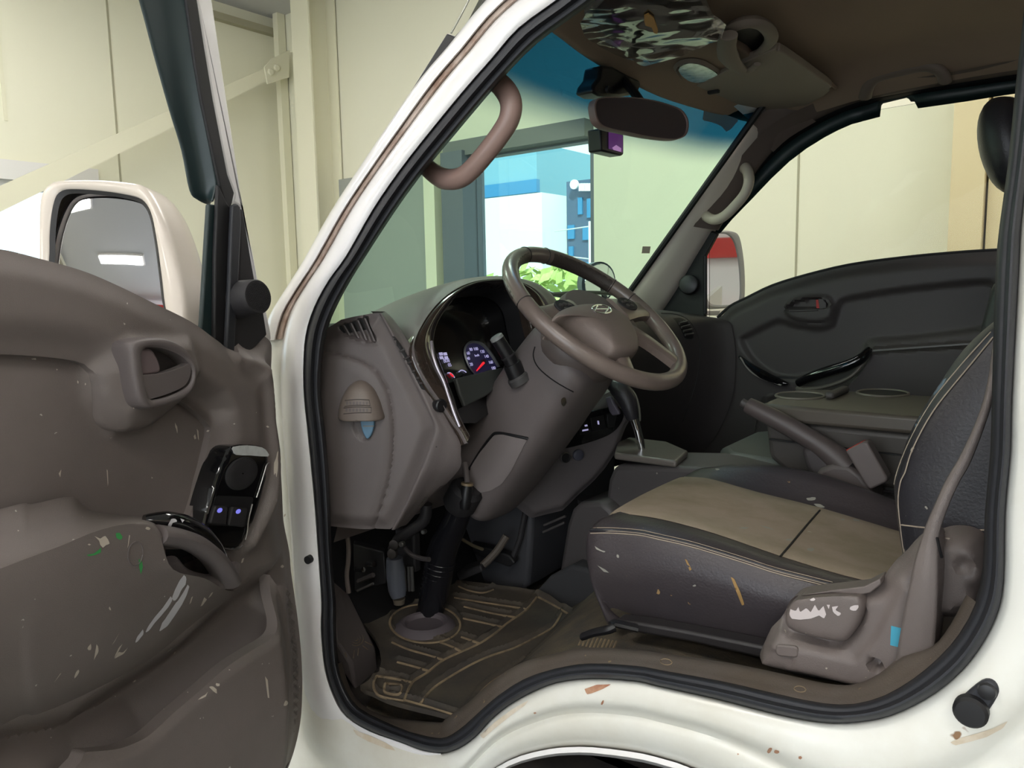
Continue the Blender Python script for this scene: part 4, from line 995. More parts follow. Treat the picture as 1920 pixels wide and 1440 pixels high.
for q in riblines:
    a, b = q; P = [FE.pt(a[0] - .004, a[1], -.011), FE.pt(a[0] + .004, a[1], .001), FE.pt(b[0] + .004, b[1], .001), FE.pt(b[0] - .004, b[1], -.011)]
    prism('vent_slat', P, FE.u * .003, M_trim2, dash)
mk('vent_back', [FE.pt(u, v, -.0105) for u, v in vent], [tuple(range(len(vent)))], M_rubd, dash)
# second facet: from the ridge to the cluster side, with the tall vent
ridge = [(713,588),(722,603),(743,643),(766,691),(789,737),(808,777),(817,802),(812,825),(797,868),(782,903),(760,950),(737,994)]
outer = [(722,584),(737,598),(770,645),(795,690),(815,730),(840,785),(862,828),(864,852),(863,876),(838,906),(812,928),(764,982)]
Rg = [FE.pt(*TE(*p), -.001) for p in ridge]
Og = [atY(a, b, y) for (a, b), y in zip(outer, (.953,.953,.956,.962,.972,.988,1.0,1.005,1.01,1.01,1.0,.982))]
F2 = loft('corner_facet', [[p + Vector((-.004, .0, 0)) for p in Rg], Rg, [a.lerp(b, .12) + Vector((.002, 0, 0)) for a, b in zip(Rg, Og)], [a.lerp(b, .55) for a, b in zip(Rg, Og)], Og, [p + Vector((-.05, .01, 0)) for p in Og]], M_trim2, dash, nu=4, nv=2, angle=60, flip=True)
FB = bvh(F2)
vo = [(731,632),(740,630),(752,646),(765,668),(778,692),(790,712),(798,728),(799,732),(790,730),(778,706),(762,676),(747,652)]
drape('side_vent', FB, [vo], M_rubd, dash, step=4)
for p in (((741,645),(750,642)), ((749,659),(759,655)), ((757,674),(768,668)), ((764,682),(779,675)), ((772,697),(785,692)), ((780,710),(793,706)), ((786,720),(797,716))):
    a = hit(FB, *p[0], .002); b = hit(FB, *p[1], .002)
    if a and b: tube('vent_slat', [a, b], .0022, M_trimdk, dash, seg=6)
a = hit(FB, 824, 760, .0)
if a: lathe('vent_wheel', a, (1, -.2, 0), [(-.01, .012), (.006, .012), (.008, .010)], M_black, dash, seg=16)
drape('small_mark', FB, [[(801,775),(806,780),(803,781)], blob(818,838,2,1.5)], M_rubd, dash, step=3)
# lower lip of the facet: the worn light spot
drape('worn_spot', FB, [[(783,955),(790,940),(800,930),(805,936),(797,945)]], M_steel, dash, step=3)
# instrument hood
FC = Frame((-.965, 1.12, 1.36), (0, 1, 0), (-math.sin(rad(22)), 0, math.cos(rad(22)))); TC = FC.tr
bo = [(872,832),(862,812),(849,795),(835,773),(823,755),(803,727),(787,700),(777,678),(773,660),(774,643),(785,617),(807,583),(835,556),(869,536),(904,527),(945,526),(985,536),(1012,556),(1030,585),(1038,615),(1040,650)]
bi = [(872,806),(865,796),(856,770),(849,745),(837,712),(826,684),(818,664),(814,650),(813,634),(819,608),(835,581),(858,554),(880,541),(899,536),(925,534),(950,536),(970,548),(983,568),(990,600),(996,625),(1000,655)]
Bo = [Vector(FC.pt(*TC(*p), 0)) for p in bo]; Bi = [Vector(FC.pt(*TC(*p, -.012), -.012)) for p in bi]
M1 = [a.lerp(b, .35) + FC.w * .012 for a, b in zip(Bo, Bi)]; M2 = [a.lerp(b, .75) + FC.w * .008 for a, b in zip(Bo, Bi)]
lab(loft('cluster_bezel', [[p - FC.w * .02 for p in Bo], Bo, M1, M2, Bi, [p - FC.w * .02 for p in Bi]], M_woodg, dash, nu=4, nv=4, angle=60, flip=True), 'dark glossy bezel round the instruments')
# hood outer skin
ho = [(868,835),(856,812),(843,795),(829,774),(816,757),(796,729),(779,701),(768,680),(762,657),(760,632),(765,605),(784,572),(815,541),(856,526),(897,520),(945,520),(995,530),(1028,550),(1048,580),(1056,615),(1060,650)]
H1 = [Vector(FC.pt(*TC(a, b, -.03), -.03)) for a, b in ho]
cc = Vector((0, 1.13, 1.30))
H2 = []
for p in H1:
    q = p + Vector((-.13, 0, -.03)); q.y = cc.y + (q.y - cc.y) * 1.03; H2.append(q)
H3 = []
for p in H1:
    q = p + Vector((-.27, 0, -.08)); q.y = cc.y + (q.y - cc.y) * 1.12; H3.append(q)
lab(loft('instrument_hood', [[p - FC.w * .01 for p in Bo], [p + FC.w * .004 for p in Bo], [a.lerp(b, .2) + FC.w * .006 for a, b in zip(Bo, H1)], H1, H2, H3], M_trim2, dash, nu=4, nv=4, angle=70, flip=True), 'arched brown instrument hood')
# dark cavity and instrument face
FI = Frame(FC.pt(0, 0, -.065), FC.u, FC.v); TI = FI.tr
Bb = [Vector(FI.pt(*TI(*p), 0)) for p in bi]
Bm = [a.lerp(b, .5) for a, b in zip(Bi, Bb)]
cav = [Bi] + [[FC.pt(FC.loc(p)[0] * 1.0, FC.loc(p)[1], w_) for p in Bi] for w_ in (-.04, -.075)]
loft('cluster_cowl', cav, M_rubd, dash, nu=3, flip=False)
face = [FI.pt(u, v, -.012) for u, v in [TI(*p_) for p_ in ((862,790),(835,740),(800,665),(800,610),(820,560),(880,520),(960,520),(1010,570),(1020,650),(1000,720),(900,790))]]
clus = mk('instrument_panel', face, [tuple(range(11))], M_gloss, dash, smooth=False)
FI = Frame(FI.pt(0, 0, -.011), FC.u, FC.v); TI = FI.tr
M_num = mat('lit_numerals', (180, 175, 215), .5, emit=(190, 185, 230), es=.55); M_dial = mat('dial_blue', (34, 30, 66), .4, emit=(30, 26, 70), es=.25)
M_needle = mat('red_needle', (220, 40, 50), .4, emit=(230, 40, 50), es=.9); M_ringg = mat('grey_dial_ring', (120, 122, 126), .4, metal=.5)
ro = [(894,705),(884,697),(876,685),(870,668),(869,655),(873,646),(880,640),(888,639),(900,641),(910,647),(920,658),(928,670),(934,680),(938,688)]
ri = [(889,703),(881,692),(876,680),(873,666),(873,655),(877,648),(883,645),(889,644),(897,646),(907,653),(916,664),(923,674),(928,683),(932,689)]
U1 = cr([TI(*p) for p in ro], 3); U2 = cr([TI(*p) for p in ri], 3)
loft('dial_ring', [[FI.pt(u, v, .001) for u, v in U1], [FI.pt((a[0] + b[0]) / 2, (a[1] + b[1]) / 2, .004) for a, b in zip(U1, U2)], [FI.pt(u, v, .001) for u, v in U2]], M_ringg, clus, nv=2)
mk('speed_dial', [FI.pt(u, v, .0012) for u, v in U2], [tuple(range(len(U2)))], M_dial, clus, smooth=False)
for s_, a, b in (('20', 882.5, 684), ('40', 877, 673), ('60', 877, 663), ('80', 882, 656), ('100', 891, 655), ('120', 903, 660), ('140', 911, 669), ('160', 919, 680), ('180', 924, 691)):
    u, v = TI(a, b); text_part('dial_numeral', s_, FI, u, v, .002, .0095, M_num, clus, .0003)
u, v = TI(893, 667); text_part('dial_caption', 'km/h', FI, u, v, .002, .007, M_num, clus, .0003)
a = FI.pt(*TI(903, 682), .006); b = FI.pt(*TI(890, 697), .006); tube('dial_needle', [a, b], [.0028, .0012], M_needle, clus, seg=8)
lathe('needle_hub', FI.pt(*TI(904, 680), .002), FI.w, [(0, .006), (.005, .005)], mat('hub_dark', (60, 30, 34), .5), clus, seg=20)
for s_, a, b, sz in (('80', 834, 665, .010), ('888', 837, 677, .017), ('808', 842, 685, .012)):
    pass
for a, b in ((826, 664), (834, 664), (827, 671), (836, 671)): u, v = TI(a, b); prism('display_mark', [FI.pt(u + x, v + y, .001) for x, y in ((-.005, -.003), (.005, -.003), (.005, .003), (-.005, .003))], FI.w * .0005, M_num, clus, smooth=False)
u, v = TI(836, 677); text_part('display_digits', '808', FI, u, v, .002, .012, M_num, clus, .0003)
u, v = TI(842, 685); text_part('display_digits', '05', FI, u, v, .002, .010, M_num, clus, .0003)
tube('fuel_gauge_arc', [FI.pt(*TI(a, b), .002) for a, b in ((838,700),(843,700),(848,704),(851,709))], .0012, M_num, clus, seg=5, n=3)
tube('fuel_needle', [FI.pt(*TI(a, b), .003) for a, b in ((842,701),(848,707))], .002, M_needle, clus, seg=5)
tube('temperature_gauge_arc', [FI.pt(*TI(a, b), .002) for a, b in ((859,698),(863,695),(869,696),(873,699))], .0012, M_num, clus, seg=5, n=3)
tube('temperature_needle', [FI.pt(*TI(a, b), .003) for a, b in ((866,706),(873,701))], .002, M_rubd, clus, seg=5)
prism('lower_cluster_trim', [FI.pt(*TI(a, b, .012), .012) for a, b in ((848,712),(935,692),(960,690),(940,720),(905,745),(866,765),(856,740))], FI.w * .01, mat('grey_green_trim', (62, 64, 62), .6), dash, bevel=.003)
# dash top behind the hood and the passenger side body
prof = [(-1.36, 1.36), (-1.22, 1.385), (-1.12, 1.388), (-1.055, 1.372), (-1.03, 1.33), (-1.02, 1.24), (-1.03, 1.12), (-1.08, 1.0), (-1.14, .92)]
cols = []
for y, dx, dz in ((1.36, .0, .0), (1.5, .0, .01), (1.7, -.01, .01), (1.9, -.01, .0), (2.1, .0, -.004), (2.22, .02, -.012), (2.30, .05, -.022), (2.34, .09, -.03)):
    cols.append([(x + dx * (1 if i > 2 else .3), y, z + dz) for i, (x, z) in enumerate(prof)])
lab(loft('passenger_dash', cols, M_trimdk, dash, nu=4, nv=4, angle=60, flip=True), 'charcoal passenger side of the dashboard')
cols = []
for y in (.90, 1.0, 1.15, 1.36): cols.append([(x, y, z) for x, z in ((-1.36, 1.34), (-1.22, 1.355), (-1.13, 1.36), (-1.08, 1.33), (-1.10, 1.1), (-1.14, .98))])
loft('driver_dash_top', cols, M_trim2, dash, nu=3, nv=2, angle=60, flip=True)
# vents on the passenger dash
PD = bvh([o for o in dash.children if o.name.startswith('passenger_dash')][0])
drape('passenger_vent', PD, [[(1262,597),(1275,595),(1288,602),(1296,615),(1301,632),(1298,636),(1284,635),(1277,618),(1268,603)]], M_rubd, dash, step=5)
for p in (((1273,607),(1288,603)), ((1277,614),(1293,610)), ((1281,621),(1297,618)), ((1284,628),(1300,626))):
    a = hit(PD, *p[0], .003); b = hit(PD, *p[1], .003)
    if a and b: tube('vent_slat', [a, b], .004, M_trimdk, dash, seg=6)
c = lineon(PD, [(1240,588),(1268,590),(1292,602),(1308,630),(1312,660),(1308,700),(1296,745),(1280,790)], -.002, 4)
tube('dash_seam', c, .0022, M_rubd, dash, seg=5)
drape('paint_speck', PD, [blob(1424,716,4,5), blob(1440,735,5,4)], M_paintw, dash, step=3)
# centre vent seen inside the wheel
drape('centre_vent', PD, [[(985,600),(996,598),(1012,625),(1010,645),(996,640)]], M_rubd, dash, step=5)
# knob on the end panel: domed cover and blue pull
dm = FE.trs([(641,783),(641,760),(648,738),(660,720),(675,712),(690,715),(704,728),(714,748),(720,768),(722,784),(700,785),(670,786)])
cd_ = FE.tr(680, 782)
rows = []
for s_, w_ in ((1.0, .004), (.985, .014), (.92, .022), (.75, .030), (.5, .034), (.25, .0355), (.02, .036)):
    rows.append([FE.pt(cd_[0] + (p[0] - cd_[0]) * s_, cd_[1] + (p[1] - cd_[1]) * s_, w_) for p in cr(dm, 4, True)])
KN = loft('pull_cover', rows, mat('worn_brown_plastic', (122, 110, 102), .45, bump=.2, bscale=800), dash, closed=True, nv=2, angle=60)
for (a, b, c, d) in (((647,750),(692,749),(694,762),(645,762)), ((644,765),(695,764),(695,775),(644,776))):
    pass
KB = bvh(KN)
for q in (((647,751),(670,749),(692,750)), ((646,762),(670,760),(694,761)), ((644,765),(670,763),(696,764)), ((644,776),(670,774),(696,774)), ((692,750),(694,761)), ((696,764),(696,774))):
    c = lineon(KB, q, .0004, 4)
    if len(c) > 1: tube('embossed_line', c, .0006, M_trimdk, KN, seg=4)
drape('raised_letters', KB, [[(649 + i * 6.2, 753), (652.5 + i * 6.2, 753), (652.5 + i * 6.2, 759), (649 + i * 6.2, 759)] for i in range(7)] + [[(648 + i * 6.4, 766), (651.5 + i * 6.4, 766), (651.5 + i * 6.4, 772), (648 + i * 6.4, 772)] for i in range(7)], M_trim2, KN, step=4, off=.0006)
P = cr(FE.trs([(679,786),(701,786),(702,800),(697,815),(690,822),(683,812),(679,798)], .010), 3, True)
bl = prism('blue_pull', [FE.pt(u, v, .004) for u, v in P], FE.w * .012, M_blue, dash, bevel=.003, seg=3)
lab(tube('bezel_highlight', [FC.pt(*TC(a, b, .008), .008) for a, b in ((809,640),(812,665),(820,690),(832,715),(842,745),(852,775),(862,800))], .003, mat('lilac_highlight', (168, 160, 166), .3, metal=.6), dash, seg=8, n=4), 'painted highlight strip inside the bezel')  # pale raised strip, coloured as the lamp highlight on the glossy bezel
tube('pull_band', [FE.pt(*FE.tr(681, 799, .0165), .0165), FE.pt(*FE.tr(701, 799, .0165), .0165)], .0008, M_thread, bl, seg=5)
tube('pull_guard', [FE.pt(*FE.tr(a, b, .002), .003) for a, b in ((662,788),(664,805),(672,820),(684,828))], .0022, M_trim2, dash, seg=8, n=4)
# bow scratch marks at the bottom
for q in (((650,938),(658,941),(662,952)), ((633,955),(640,953),(645,958)), ((640,968),(648,978)),):
    pass
# ---- centre stack with switch panel and sockets
A = atY(1000, 850, 1.40); B = atY(1170, 760, 1.60); A.z = B.z = 1.15
FS = Frame(A, B - A, (0, 0, 1)); TSk = FS.tr
so_ = FS.trs([(955,905),(985,868),(1040,812),(1080,775),(1150,735),(1190,735),(1196,775),(1180,800),(1160,850),(1140,880),(1118,905),(1090,930),(1060,960),(1000,975),(955,940)])
relief('centre_stack', FS, so_, lambda U, V: -.015 + .015 * sst(sdf(U, V, so_), 0, .02), mat('stack_plastic', (92, 86, 86), .6, bump=.3, bscale=800), dash, step=.007, back=.08)
sp = cr(FS.trs([(1030,838),(1060,800),(1085,778),(1130,765),(1158,762),(1168,775),(1160,797),(1140,815),(1100,830),(1060,840),(1040,842)]), 3, True)
SPN = prism('switch_panel', [FS.pt(u, v, .0) for u, v in sp], FS.w * .006, M_gloss, dash, bevel=.002)
for q in (((1080,792),(1100,786),(1106,812),(1088,816)), ((1107,784),(1132,778),(1137,804),(1111,810)), ((1138,777),(1158,773),(1152,800),(1140,803))):
    P = [FS.pt(*FS.tr(a, b, .008), .006) for a, b in q]; prism('rocker_switch', P, FS.w * .003, M_black, SPN, bevel=.001)
for q in (((1092,806),(1103,804),(1103,807),(1092,809)), ((1096,797),(1101,796),(1102,799),(1097,800)), ((1120,789),(1123,789),(1124,796),(1121,796))):
    P = [FS.pt(*FS.tr(a, b, .010), .0095) for a, b in q]; prism('switch_symbol', P, FS.w * .0004, M_num, SPN, smooth=False)
for (a, b, r_) in ((1064, 806, .0125), (1060, 858, .0125)):
    c = FS.pt(*FS.tr(a, b, .006), .004)
    V, Fc = latheg(c, FS.w, [(0, r_), (.006, r_), (.007, r_ * .92), (.001, r_ * .86), (0, .001)], seg=24); mk('socket_ring', V, Fc, M_chrome if b < 830 else M_steel, dash)
    V, Fc = latheg(c, FS.w, [(0.0012, r_ * .85), (.0016, .001)], seg=20); mk('socket_well', V, Fc, M_rubd, dash)
c = FS.pt(*FS.tr(1084, 853, .004), .002); lathe('heater_cap', c, FS.w, [(0, .0135), (.005, .013), (.007, .010), (.0072, .001)], mat('slate_cap', (72, 72, 84), .5), dash, seg=24)
lowp = [(862,948),(905,935),(960,905),(997,912),(1000,925),(996,1010),(990,1098),(984,1106),(960,1108),(905,1096),(868,1075)]
P = [atY(a, b, 1.42) for a, b in lowp]
lab(prism('lower_centre_panel', P, Vector((-.02, .42, 0)), mat('slate_plastic', (62, 62, 66), .6, bump=.3, bscale=700), dash, bevel=.012, seg=3), 'slate lower panel under the centre stack')
# ============================================================ STEERING WHEEL AND COLUMN
WC = Vector((-.7865, 1.277, 1.399)); WN = Vector((math.cos(rad(50.65)), 0, math.sin(rad(50.65))))
FW = Frame(WC, (0, 1, 0), (-WN.z, 0, WN.x)); TW = FW.tr           # w = WN, v up the wheel
wh = thing('steering_wheel', 'worn brown leather steering wheel with round airbag pad', 'steering wheel', WC)
ring_ = [FW.pt(.191 * math.cos(2 * math.pi * i / 72), .191 * math.sin(2 * math.pi * i / 72), 0) for i in range(72)]
RIM = tube('rim', ring_, .0158, M_wheel, wh, seg=20, closed=True)
# darker perforated grip stretches and pale stitching on the underside inner line
M_grip = mat('perforated_grip', (66, 58, 54), .45, bump=1, bscale=420)
for a0, a1 in ((28, 78), (102, 165)):
    P = [FW.pt(.1905 * math.cos(rad(a)), .1905 * math.sin(rad(a)), -.0006) for a in range(a0, a1 + 1, 4)]
    tube('grip_band', P, .0161, M_grip, wh, seg=20)
P = [FW.pt(.1755 * math.cos(rad(a)), .1755 * math.sin(rad(a)), -.0035) for a in range(0, 361, 5)]
for a in (80, 101, 167, 12, 27):
    P = [FW.pt((.191 + .0162 * math.cos(b)) * math.cos(rad(a)), (.191 + .0162 * math.cos(b)) * math.sin(rad(a)), .0162 * math.sin(b)) for b in [2 * math.pi * k / 20 for k in range(20)]]
    tube('rim_seam', P, .0009, M_rubd, wh, seg=5, closed=True)
# airbag pad: projected outline is x 1040..1200, y 568..655
pad = [(1043,588),(1052,578),(1075,570),(1100,567),(1130,569),(1160,580),(1180,595),(1192,612),(1200,632),(1202,648),(1195,654),(1175,656),(1155,652),(1140,640),(1120,622),(1095,605),(1070,594),(1050,592)]
P0 = cr(FW.trs(pad, .030), 4, True); cp = (sum(p[0] for p in P0) / len(P0), sum(p[1] for p in P0) / len(P0))
rows = []
for s_, w_ in ((.96, -.025), (1.0, .005), (1.0, .018), (.96, .027), (.85, .033), (.6, .038), (.3, .040), (.02, .0405)):
    rows.append([FW.pt(cp[0] + (p[0] - cp[0]) * s_, cp[1] + (p[1] - cp[1]) * s_, w_) for p in P0])
PADO = loft('airbag_pad', rows, mat('pad_plastic', (122, 109, 102), .6, bump=.5, bscale=500), wh, closed=True, nv=2, angle=60)
PB = bvh(PADO)
el = [(a, b) for a, b in ell(1128, 580, 18, 7.6, 20, .14)]
c = lineon(PB, el + [el[0]], .0012, 2)
lab(tube('emblem_ring', c, .0017, M_chrome, wh, seg=8), 'chrome oval emblem with slanted H')
for q in (((1120,574),(1117,578),(1114,583)), ((1141,576),(1139,581),(1134,586)), ((1116,580),(1128,580),(1140,580))):
    c = lineon(PB, q, .0012, 3)
    if len(c) > 1: tube('emblem_letter', c, .0017, M_chrome, wh, seg=8)
# hub shell, spokes, buttons
hub = [[FW.pt(r_ * 1.0 * math.cos(a) + 0, r_ * .86 * math.sin(a) - .012, w_) for a in [2 * math.pi * i / 40 for i in range(40)]] for r_, w_ in ((.092, .008), (.098, -.004), (.098, -.020), (.092, -.040), (.080, -.060), (.074, -.075))]
loft('hub_shell', hub, mat('hub_plastic', (96, 88, 85), .55, bump=.3, bscale=700), wh, closed=True, nv=3, caps=True)
def spoke(a, w0, w1):
    d = (math.cos(rad(a)), math.sin(rad(a))); n_ = (-d[1], d[0]); rows = []
    for r_, hw, z in ((.07, w0, .006), (.11, w0 * .85, .006), (.15, w1, .003), (.182, w1 * 1.05, .0)):
        c = (d[0] * r_, d[1] * r_)
        rows.append([FW.pt(c[0] + n_[0] * hw * x, c[1] + n_[1] * hw * x, z + y) for x, y in ((-1, -.008), (-1, .006), (-.7, .010), (.7, .010), (1, .006), (1, -.008))])
    return loft('spoke', rows, M_wheel, wh, closed=True, nu=1, nv=3, caps=True, angle=50)
spoke(180, .034, .024); spoke(0, .034, .024); spoke(-58, .020, .016); spoke(-122, .020, .016)
for sgn in (-1, 1):
    c = (sgn * .112, .008)
    bz = prism('button_pod', [FW.pt(c[0] + x * .030, c[1] + y * .020, .014) for x, y in ell(0, 0, 1, 1, 24)], FW.w * .004, M_blackm, wh, bevel=.001)
    for dx, dy in ((-.014, .004), (0, .006), (.014, .004), (-.010, -.007), (.006, -.008)):
        prism('wheel_button', [FW.pt(c[0] + dx + x * .0055, c[1] + dy + y * .0040, .018) for x, y in ell(0, 0, 1, 1, 10)], FW.w * .002, M_trimdk, bz, smooth=False)
col_ = thing('steering_column', 'brown steering column shroud with knee cover, stalk and key side', 'steering column', WC - WN * .3)
rows = []
for d, hy, hv, oy, ov in ((.070, .066, .060, 0, -.004), (.082, .084, .078, 0, -.006), (.12, .092, .084, 0, -.008), (.18, .094, .086, -.002, -.008), (.26, .094, .088, -.004, -.010), (.36, .092, .086, -.010, -.014), (.44, .086, .078, -.016, -.022), (.49, .074, .064, -.022, -.030), (.50, .05, .04, -.022, -.032)):
    c = WC - WN * d; r = []
    for k in range(28):
        a = 2 * math.pi * k / 28; ca, sa = math.cos(a), math.sin(a); e = .55
        x = math.copysign(abs(ca) ** e, ca) * hy; y = math.copysign(abs(sa) ** e, sa) * hv
        r.append(c + FW.u * (x + oy) + FW.v * (y + ov))
    rows.append(r)
SH = loft('shroud', rows, M_trim2, col_, closed=True, nv=3, caps=True, angle=60)
SB = bvh(SH)
# the lighter round collar under the wheel
rows = []
for d, r_ in ((.052, .075), (.06, .088), (.075, .092), (.095, .090), (.10, .080)):
    c = WC - WN * d; rows.append([c + FW.u * (math.cos(2 * math.pi * k / 36) * r_) + FW.v * (math.sin(2 * math.pi * k / 36) * r_ * .92 - .008) for k in range(36)])
loft('collar', rows, mat('collar_plastic', (94, 84, 80), .5), col_, closed=True, nv=2, caps=True, angle=60)
drape('knee_cover', SB, [[(925,818),(940,814),(960,819),(988,825),(975,850),(958,884),(940,908),(920,920),(895,925),(884,922),(880,900),(882,876),(900,848)]], mat('knee_plastic', (128, 119, 118), .6, bump=.3, bscale=800), col_, step=6, off=.004)
c = lineon(SB, [(879,880),(900,846),(922,817),(932,812),(950,814),(990,822)], .002, 4)
if len(c) > 2: tube('cover_seam', c, .0028, M_rubd, col_, seg=6)
c = lineon(SB, [(1003,650),(1000,668),(1010,690),(1040,715),(1075,735)], .0006, 4)
if len(c) > 2: tube('shroud_seam', c, .0012, M_rubd, col_, seg=5)
drape('key_cap', SB, [blob(1057, 754, 5.5, 8.5, .1, 10, seed=4, j=.15)], M_chrome, col_, step=3, off=.003)
# stalk: dark, in two diameters, with a pale end cap
a = atY(968, 700, 1.18); b_ = atY(952, 666, 1.165); c = atY(933, 636, 1.15)
SK = tube('indicator_stalk', [a + (a - b_) * .5, a, a.lerp(b_, .55)], [.019, .019, .0175], M_black, col_, seg=20)
tube('stalk_tip', [a.lerp(b_, .55), b_, c], .0135, M_black, SK, seg=20)
ax = (c - b_).normalized(); lathe('stalk_cap', c, ax, [(0, .0137), (.006, .0132), (.008, .010), (.0082, .001)], mat('grey_cap', (128, 130, 130), .5), SK, seg=24)
lathe('stalk_collar', b_ - ax * .004, ax, [(0, .0150), (.004, .0150)], M_blackm, SK, seg=24)
lathe('stalk_base', a - ax * .02, ax, [(0, .024), (.012, .024), (.016, .021)], mat('grey_cap2', (70, 68, 68), .5), SK, seg=24)
# tilt lever hanging under the column
TLp = [atY(872, 868, 1.16), atY(874, 885, 1.15), atY(876, 905, 1.145)]
TL = tube('tilt_lever', TLp, .0055, M_trim2, col_, seg=10)
p = atY(876, 907, 1.145); q = atY(872, 948, 1.14); ax = (q - p).normalized()
lathe('lever_ring', p - ax * .002, ax, [(0, .0125), (.005, .0125)], mat('brass_ring', (150, 130, 100), .4), TL, seg=20)
lathe('lever_grip', p, ax, [(0, .010), (.01, .013), (.04, .0135), (.052, .010), (.054, .002)], M_black, TL, seg=20)
# lower column: universal joint and its long rubber boot down to the floor
sj = thing('steering_shaft', 'black rubber booted steering shaft rising from the cab floor', 'steering shaft', atZ(800, 1180, .70))
gp = [(868,930,1.16,.024),(862,955,1.165,.026),(850,985,1.165,.0285),(836,1015,1.165,.031),(826,1045,1.165,.033),(820,1085,1.165,.032),(812,1125,1.16,.0305),(805,1150,1.158,.0295),(802,1162,1.156,.029)]
tube('shaft_boot', [atY(a, b, c) for a, b, c, d in gp], [d for *_, d in gp], M_tubeblk, sj, seg=28, n=4)
gb = [atY(812,1118,1.14), atY(806,1146,1.145)]
for k in range(9):
    c = atY(826 - k * 1.9, 1050 + k * 9, 1.165); ax = (atY(812, 1125, 1.16) - atY(824, 1065, 1.165)).normalized()
    V, Fc = latheg(c, ax, [(0, .0327 - k * .0003), (.0015, .0336 - k * .0003), (.003, .0327 - k * .0003)], seg=28); mk('boot_ring', V, Fc, M_tubeblk, sj)
c = atY(800, 1168, 1.155); lathe('shaft_ball', c + Vector((0, 0, .012)), (0, 0, -1), [(0, .028), (.012, .034), (.03, .036), (.045, .030), (.052, .02)], mat('steel_blue_ball', (70, 74, 92), .2, metal=.4), sj, seg=28)
lathe('shaft_collar', atY(868, 932, 1.16), (.55, 0, .83), [(-.03, .030), (-.02, .036), (.02, .036), (.03, .028)], M_blackm, sj, seg=24)
c = atZ(797, 1178, .742); V, Fc = latheg(Vector((c.x, c.y, .735)), (0, 0, 1), [(0, .066), (.012, .064), (.020, .056), (.024, .048), (.022, .042), (.014, .038)], seg=40)
lab(mk('floor_grommet', V, Fc, mat('grommet_rubber', (96, 88, 92), .6), sj), 'grey rubber floor grommet')
# clutch and brake pedal hardware, brackets, cable
pd = thing('pedal_bracket', 'dark pedal bracket with grey reservoir hanging left of the steering shaft', 'pedal bracket', atY(760, 1050, 1.12))
tube('bracket_arm', [atY(800, 945, 1.13), atY(795, 975, 1.13), atY(770, 995, 1.12), atY(748, 1010, 1.12), atY(735, 1030, 1.12)], [.012,.013,.012,.012,.010], mat('dark_iron', (58, 56, 58), .5, metal=.3), pd, seg=12, n=4)
box('bracket_plate', atY(765, 1030, 1.16), (.06, .02, .09), M_blackm, pd, bevel=.004)
for a, b, r_ in ((742, 1020, .011), (738, 1037, .011), (756, 1019, .006), (797, 996, .005), (712, 1035, .008)):
    lathe('bolt', atY(a, b, 1.11), (.3, -.9, .1), [(0, r_), (.010, r_), (.012, r_ * .7)], M_steel if r_ < .008 else mat('dark_iron2', (80, 76, 76), .5, metal=.3), pd, seg=12)
P = [atY(a, b, 1.115) for a, b in ((740,1046),(742,1075),(745,1105),(748,1120))]
tube('reservoir', P, [.018,.021,.020,.015], mat('smoky_plastic', (108, 112, 124), .3), pd, seg=20, n=3)
for a in (758, 766, 772): tube('metal_rod', [atY(a, 1062, 1.14), atY(a + 2, 1108, 1.14)], .004, M_steel, pd, seg=8)
tube('rubber_hose', [atY(760, 1028, 1.11), atY(772, 1040, 1.10), atY(790, 1047, 1.10), atY(805, 1049, 1.10)], .005, M_trimdk, pd, seg=10, n=4)
lathe('reservoir_cap', atY(748, 1122, 1.115), (0, 0, -1), [(0, .014), (.012, .012)], mat('dusty_rubber', (110, 100, 88), .8), pd, seg=16)
tag(tube('floor_cable', [atY(648, 990, .95), atY(653, 1020, .95), atY(653, 1050, .95), atY(650, 1080, .95), atY(654, 1112, .95)], .0048, mat('pale_cable', (118, 108, 104), .5), None, seg=8, n=4), 'thin pale cable running down behind the door seal from under the dash', 'cable')
t = thing('pedal', 'black brake pedal on its arm behind the steering shaft', 'pedal', atY(890, 1075, 1.33))
tube('pedal_arm', [atY(950, 1005, 1.36), atY(930, 1035, 1.34), atY(905, 1060, 1.32)], .009, mat('dusty_iron', (86, 78, 70), .6), t, seg=10, n=3)
P = [atY(a, b, 1.30) for a, b in ((855,1075),(900,1060),(905,1072),(862,1090))]; prism('pedal_pad', P, Vector((-.02, .06, 0)), M_blackm, t, bevel=.004)
t = thing('pedal', 'long dark accelerator pedal lying right of the steering shaft', 'pedal', atY(940, 1040, 1.38))
P = [atY(a, b, 1.38) for a, b in ((880,1020),(925,1030),(955,1042),(966,1056),(955,1064),(930,1055),(890,1040))]; prism('pedal_pad', P, Vector((-.01, .03, 0)), M_rubd, t, bevel=.004)
tube('pedal_arm', [atY(960, 1050, 1.395), atY(975, 1010, 1.40), atY(985, 960, 1.41)], .007, M_blackm, t, seg=8)
tube('pedal_arm', [atY(862, 1008, 1.30), atY(885, 1022, 1.33), atY(905, 1030, 1.36)], .004, mat('olive_cable', (110, 100, 80), .5), t, seg=8, n=3)
t = thing('bolt_bracket', 'small bracket with two bright bolts low in the dark footwell', 'bracket', atY(690, 1060, .99))
P = [atY(a, b, 1.0) for a, b in ((662,1020),(720,1035),(724,1095),(665,1110))]; prism('bracket_plate', P, Vector((-.02, .02, 0)), M_rubd, t, bevel=.003)
for a, b in ((696, 1057), (675, 1067)): 
    p = atY(a - 6, b, .99); q = atY(a + 6, b + 1, .985); tube('bright_bolt', [p, q], .0055, M_chrome, t, seg=10)
tube('bracket_edge', [atY(670, 1108, .99), atY(700, 1094, .99)], .0025, M_steel, t, seg=6)
tube('bracket_arm', [atY(672, 1090, .99), atY(700, 1078, .99)], .005, M_trimdk, t, seg=6)
